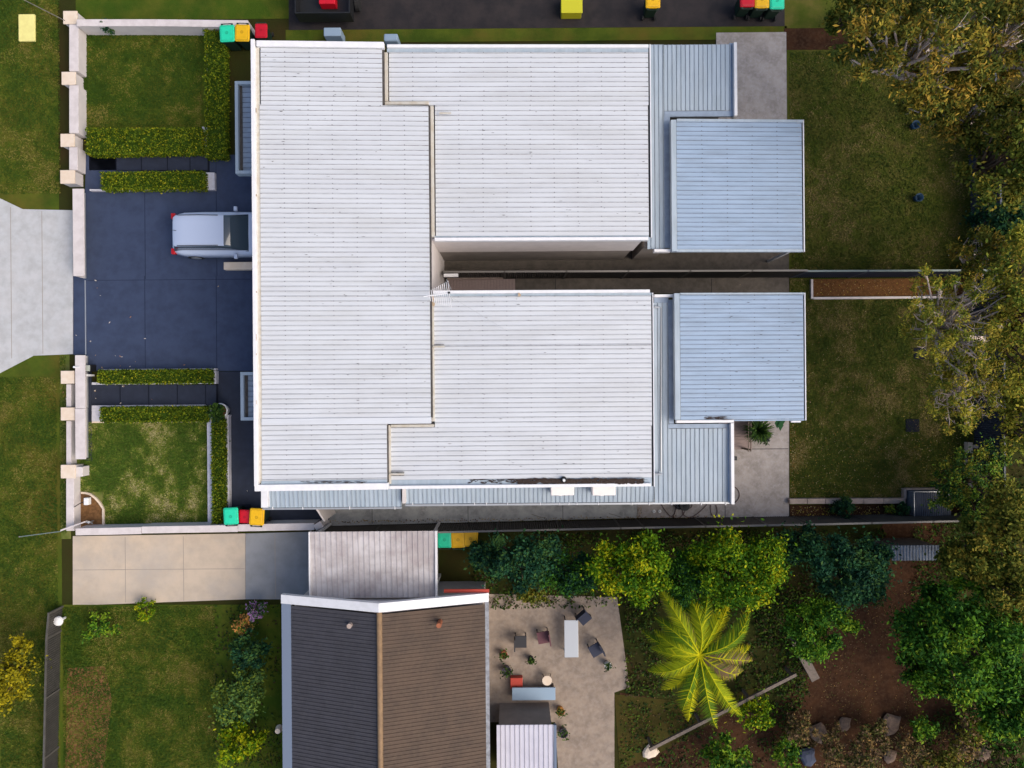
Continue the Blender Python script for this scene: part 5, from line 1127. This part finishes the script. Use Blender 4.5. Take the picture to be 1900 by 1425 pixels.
# chairs and clutter on the paved yard
def chair(px, py, rz, lab, m):
    x, y = P(px, py, .4); t = thing('garden_chair', lab, 'chair', (0, 0, 0), 'garden chairs on the paved yard')
    part('seat', MB().box(-.24, -.24, .40, .24, .24, .44), m, t, bevel=.01); part('backrest', MB().box(-.24, .22, .44, .24, .27, .9), m, t, bevel=.01)
    for sx in (-.21, .21):
        for sy in (-.21, .21): part('leg', MB().box(sx - .02, sy - .02, 0, sx + .02, sy + .02, .40), M['black'], t)
    t.location = (x, y, .03); t.rotation_euler = (0, 0, R(rz))
M['maroon'] = mat('maroon fabric', g(.13, .055, .065), .8); M['dark_fab'] = mat('dark fabric', g(.035, .035, .04), .8); M['navy_fab'] = mat('navy fabric', g(.035, .04, .065), .8)
chair(966, 1190, 90, 'dark garden chair near the brown roof edge', M['dark_fab']); chair(1008, 1182, -80, 'maroon garden chair facing the dark one', M['maroon'])
chair(1083, 1145, 40, 'navy garden chair at the top of the paved yard', M['navy_fab']); chair(1105, 1205, -60, 'navy garden chair at the edge of the paved yard near the palm', M['navy_fab'])
x, y = P(1060, 1185, .7); t = thing('garden_table', 'long grey table between the chairs on the paved yard', 'table', (x, y, .03))
part('tabletop', MB().box(x - .28, y - .75, .68, x + .28, y + .75, .72), M['steel'], t, bevel=.01)
for sx in (-.23, .23):
    for sy in (-.68, .68): part('leg', MB().box(x + sx - .02, y + sy - .02, .03, x + sx + .02, y + sy + .02, .68), M['black'], t)
for i_, (px_, py_, r_, m_, lab) in enumerate(((935, 1215, .16, 'terracotta', 'terracotta pot against the right gutter of the brown roof'), (940, 1245, .2, 'pot_dark', 'dark pot below the terracotta one beside the brown roof'), (985, 1225, .14, 'dark_fab', 'small dark tub between the garden chairs'), (1040, 1320, .17, 'orange', 'orange tub right of the pale shed roof'), (1128, 1235, .15, 'white_pvc', 'white tub near the navy chair by the palm'), (1045, 1360, .2, 'pot_dark', 'dark pot halfway along the pale shed'))):
    c = P3(px_, py_, .3); t = thing('plant_pot', lab, 'pot', (c.x, c.y, 0), 'pots on the paved yard')
    part('pot_wall', MB().loft([[(c.x + q * r_ * math.cos(2 * math.pi * k / 16), c.y + q * r_ * math.sin(2 * math.pi * k / 16), z) for k in range(16)] for z, q in ((.03, .7), (.34, 1), (.34, .85), (.28, .8))]), M[m_], t, smooth=True)
    mbx = MB(); leaves(mbx, np.array([[c.x, c.y, .42]]) + rng.normal(0, r_ * .6, (60, 3)) * [1, 1, .5], .06, flat=.3); part('foliage', mbx, L['pot'], t)
def rock(px, py, r_, m, lab, name='boulder', cat='rock', grp=None, z=.05, fl=.6):
    x, y = P(px, py, .2); rings = []
    ph = random.random() * 9
    for k, (zz, q) in enumerate(((0, .85), (.35, 1.0), (.75, .8), (1, .4))): rings.append([(x + r_ * q * (1 + .22 * math.sin(2 * a + ph) + .1 * math.sin(5 * a + ph)) * math.cos(a), y + r_ * q * (1 + .2 * math.cos(3 * a + ph)) * math.sin(a), z - .03 + zz * r_ * fl) for a in [2 * math.pi * i / 10 for i in range(10)]])
    return single(name, MB().loft(rings), m, lab, cat, grp)
single('storage_crate', MB().box(*P(947, 1278, .3), .03, P(947, 1278, .3)[0] + .5, P(947, 1278, .3)[1] + .45, .33), M['red_paint'], 'small red crate above the light blue bench', 'crate', bevel=.02)
x, y = P(1015, 1262, .4)
t = thing('wooden_stool', 'tan wooden stool beside the red crate on the paved yard', 'stool', (x, y, 0)); part('seat', MB().tube([(x, y, .42), (x, y, .46)], .2, 14), M['cream'], t)
for a in (0.5, 2.6, 4.7): part('leg', MB().tube([(x + .1 * math.cos(a), y + .1 * math.sin(a), .42), (x + .2 * math.cos(a), y + .2 * math.sin(a), .03)], .018, 6), M['timber'], t)
rk = [(1520, 1362, .42, 'rock', 'tan rock, leftmost at the bottom right'), (1570, 1345, .3, 'rock', 'small tan rock beside the leftmost one'), (1655, 1345, .45, 'rock', 'tan rock below the bare soil'), (1500, 1405, .4, 'slate', 'dark blue rock at the bottom edge'), (1655, 1405, .3, 'rock', 'small tan rock at the bottom edge'), (1830, 1400, .35, 'rock', 'tan rock near the bottom right corner')]
dz = [(1485, 1352, 30, 'dry', 'brown dry bush left of the tan rocks'), (1545, 1385, 34, 'dry', 'dry bush between the tan rocks at the bottom'), (1625, 1362, 28, 'dry', 'dry bush just below the bare soil'), (1690, 1398, 36, 'dry', 'dry brown bush right of the small bottom rock'), (1750, 1410, 32, 'olive', 'olive bush at the bottom edge left of the yellowish bush'), (1460, 1400, 26, 'green', 'low green bush beside the dark blue rock'), (1810, 1340, 32, 'dry', 'dry bush at the foot of the dense green tree')]
for (x_, y_, r_, k_, lab) in dz: bush(lab, x_, y_, .8, r_, L[k_], 1500, .06)
for (px, py, r_, m_, lab) in rk: rock(px, py, r_, M[m_], lab, grp='garden rocks')
# tilted rails below palm
def rail(p0, p1, z, lab, w_=.1):
    a_, b_ = P3(*p0, z), P3(*p1, z); t = thing('timber_fence', lab, 'fence', (a_.x, a_.y, 0)); d_ = (b_ - a_).normalized(); n_ = Vector((-d_.y, d_.x, 0)) * w_ / 2
    part('rail', MB().prism([(a_ + n_)[:2], (b_ + n_)[:2], (b_ - n_)[:2], (a_ - n_)[:2]], z - .1, z), M['timber'], t)
    for f in (.02, .35, .68, .98): c = a_.lerp(b_, f); part('fence_post', MB().box(c.x - .05, c.y - .05, 0, c.x + .05, c.y + .05, z - .101), M['timber'], t)
rail((1205, 1392), (1478, 1252), .9, 'long slanting timber rail fence below the palm', .12)
rail((1476, 1190), (1514, 1262), .9, 'short wide timber rail right of the palm', .35)
rock(1208, 1398, .3, M['cream'], 'pale stone at the lower end of the slanting rail', grp='garden rocks')
a = rect(1655, 1012, 1742, 1040, 1.6); t = thing('lean_to_shed', 'small grey blue roofed shed between the dark trees', 'shed', ((a[0] + a[2]) / 2, (a[1] + a[3]) / 2, 0))
mb = MB(); roof_sheet(mb, a[0], a[1], a[2], a[3], 1.6, 1.6, 'y', pitch=.12, screws=False); part('roof', mb, [M['roof_blue_side'], M['valley'], M['roof_grime']], t); part('wall', MB().box(a[0] + .05, a[1] + .05, 0, a[2] - .05, a[3] - .05, 1.57), M['timber'], t)
# ---- left verge
a = rect(34, 26, 64, 76, .12); t = thing('yellow_board', 'pale yellow board lying on the verge at the top left', 'board', ((a[0] + a[2]) / 2, (a[1] + a[3]) / 2, 0))
part('panel', MB().box(a[0], a[1], .02, a[2], a[3], .12), M['yellow_board'], t, bevel=.02)
c = P3(107, 1153, .5); t = thing('white_marker', 'small white domed post at the corner of the neighbour yard', 'post', (c.x, c.y, 0)); part('post', MB().tube([(c.x, c.y, 0), (c.x, c.y, .45)], .05, 8), M['white_pvc'], t); part('dome', MB().tube([(c.x, c.y, .45), (c.x, c.y, .52), (c.x, c.y, .57)], [.2, .17, .05], 14), M['white_pvc'], t)
fence('low_fence', [(117, 1125), (113, 1170), (106, 1500)], .9, M['fence_dark'], M['fence_dark'], 'low dark fence between the verge and the neighbour lawn')
t = thing('overhead_cable', 'grey service cable crossing the top left corner', 'cable', tuple(P3(60, 5, 4)))
part('cable', MB().tube([P3(-40, -60, 6), P3(45, 0, 5), P3(120, 38, 3)], .018, 6), M['fence_cap'], t)
t = thing('overhead_cable', 'thin pale cable left of the lower wall corner', 'cable', tuple(P3(60, 995, 3)))
part('cable', MB().tube([P3(36, 996, .7), P3(112, 986, .72)], .02, 6), M['fence_cap_green'], t); part('stake', MB().tube([P3(36, 996, 0), P3(36, 996, .72)], .03, 6), M['fence_cap'], t)
# top edge clutter
a = rect(545, -60, 648, 22, 1.3); t = thing('box_trailer', 'black box trailer at the top edge', 'trailer', ((a[0] + a[2]) / 2, (a[1] + a[3]) / 2, 0))
part('tray', MB().box(a[0], a[1], .5, a[2], a[3], .6).box(a[0], a[1], .6, a[2], a[1] + .05, 1.2).box(a[0], a[1] + .05, .6, a[0] + .05, a[3], 1.2).box(a[2] - .05, a[1] + .05, .6, a[2], a[3], 1.2), M['black'], t)
for x in (a[0] - .12, a[2] + .12): part('wheel', MB().tube([(x - .08, (a[1] + a[3]) / 2, .32), (x + .08, (a[1] + a[3]) / 2, .32)], .32, 16), M['rubber'], t)
a = rect(592, -20, 622, 8, 1.0); single('red_crate', MB().box(a[0], a[1], .61, a[2], a[3], 1.05), M['lid_red'], 'red box lying in the black trailer at the top edge', 'crate', bevel=.03)
a = rect(1042, -10, 1080, 22, .6); t = thing('yellow_crate', 'lime yellow crate on the asphalt at the top edge', 'crate', ((a[0] + a[2]) / 2, (a[1] + a[3]) / 2, 0)); M['lime_p'] = mat('lime yellow plastic', g(.52, .50, .02), .5)
part('crate_body', MB().box(a[0], a[1], .02, a[2], a[3], .5), M['lime_p'], t, bevel=.03); part('crate_lid', MB().box(a[0] - .02, a[1] - .02, .5, a[2] + .02, a[3] + .02, .56), M['lime_p'], t, bevel=.02)
a = rect(598, 46, 630, 62, 1.0); single('tank_cover', MB().box(a[0], a[1], .02, a[2], a[3], .8), M['light_blue'], 'small light blue box above the north roof edge', 'box', bevel=.03)
a = rect(712, 62, 738, 76, 2.5); single('roof_box', MB().box(a[0], a[1], 0, a[2], a[3], 2.5), M['light_blue'], 'pale blue tank at the notch of the north roof', 'tank', bevel=.05)
for (px, py, lab) in ((1700, 231, 'small blue bucket on the upper part of the north back lawn'), (1706, 366, 'small blue bucket on the lower part of the north back lawn')):
    c = P3(px, py, .3); t = thing('blue_bucket', lab, 'bucket', (c.x, c.y, 0), 'blue buckets'); M.setdefault('blue_p', mat('blue plastic', g(.015, .05, .10), .5))
    part('bucket_wall', MB().loft([[(c.x + r_ * math.cos(2 * math.pi * k / 16), c.y + r_ * math.sin(2 * math.pi * k / 16), z) for k in range(16)] for z, r_ in ((.02, .12), (.32, .17), (.32, .15), (.1, .12))]), M['blue_p'], t, smooth=True)
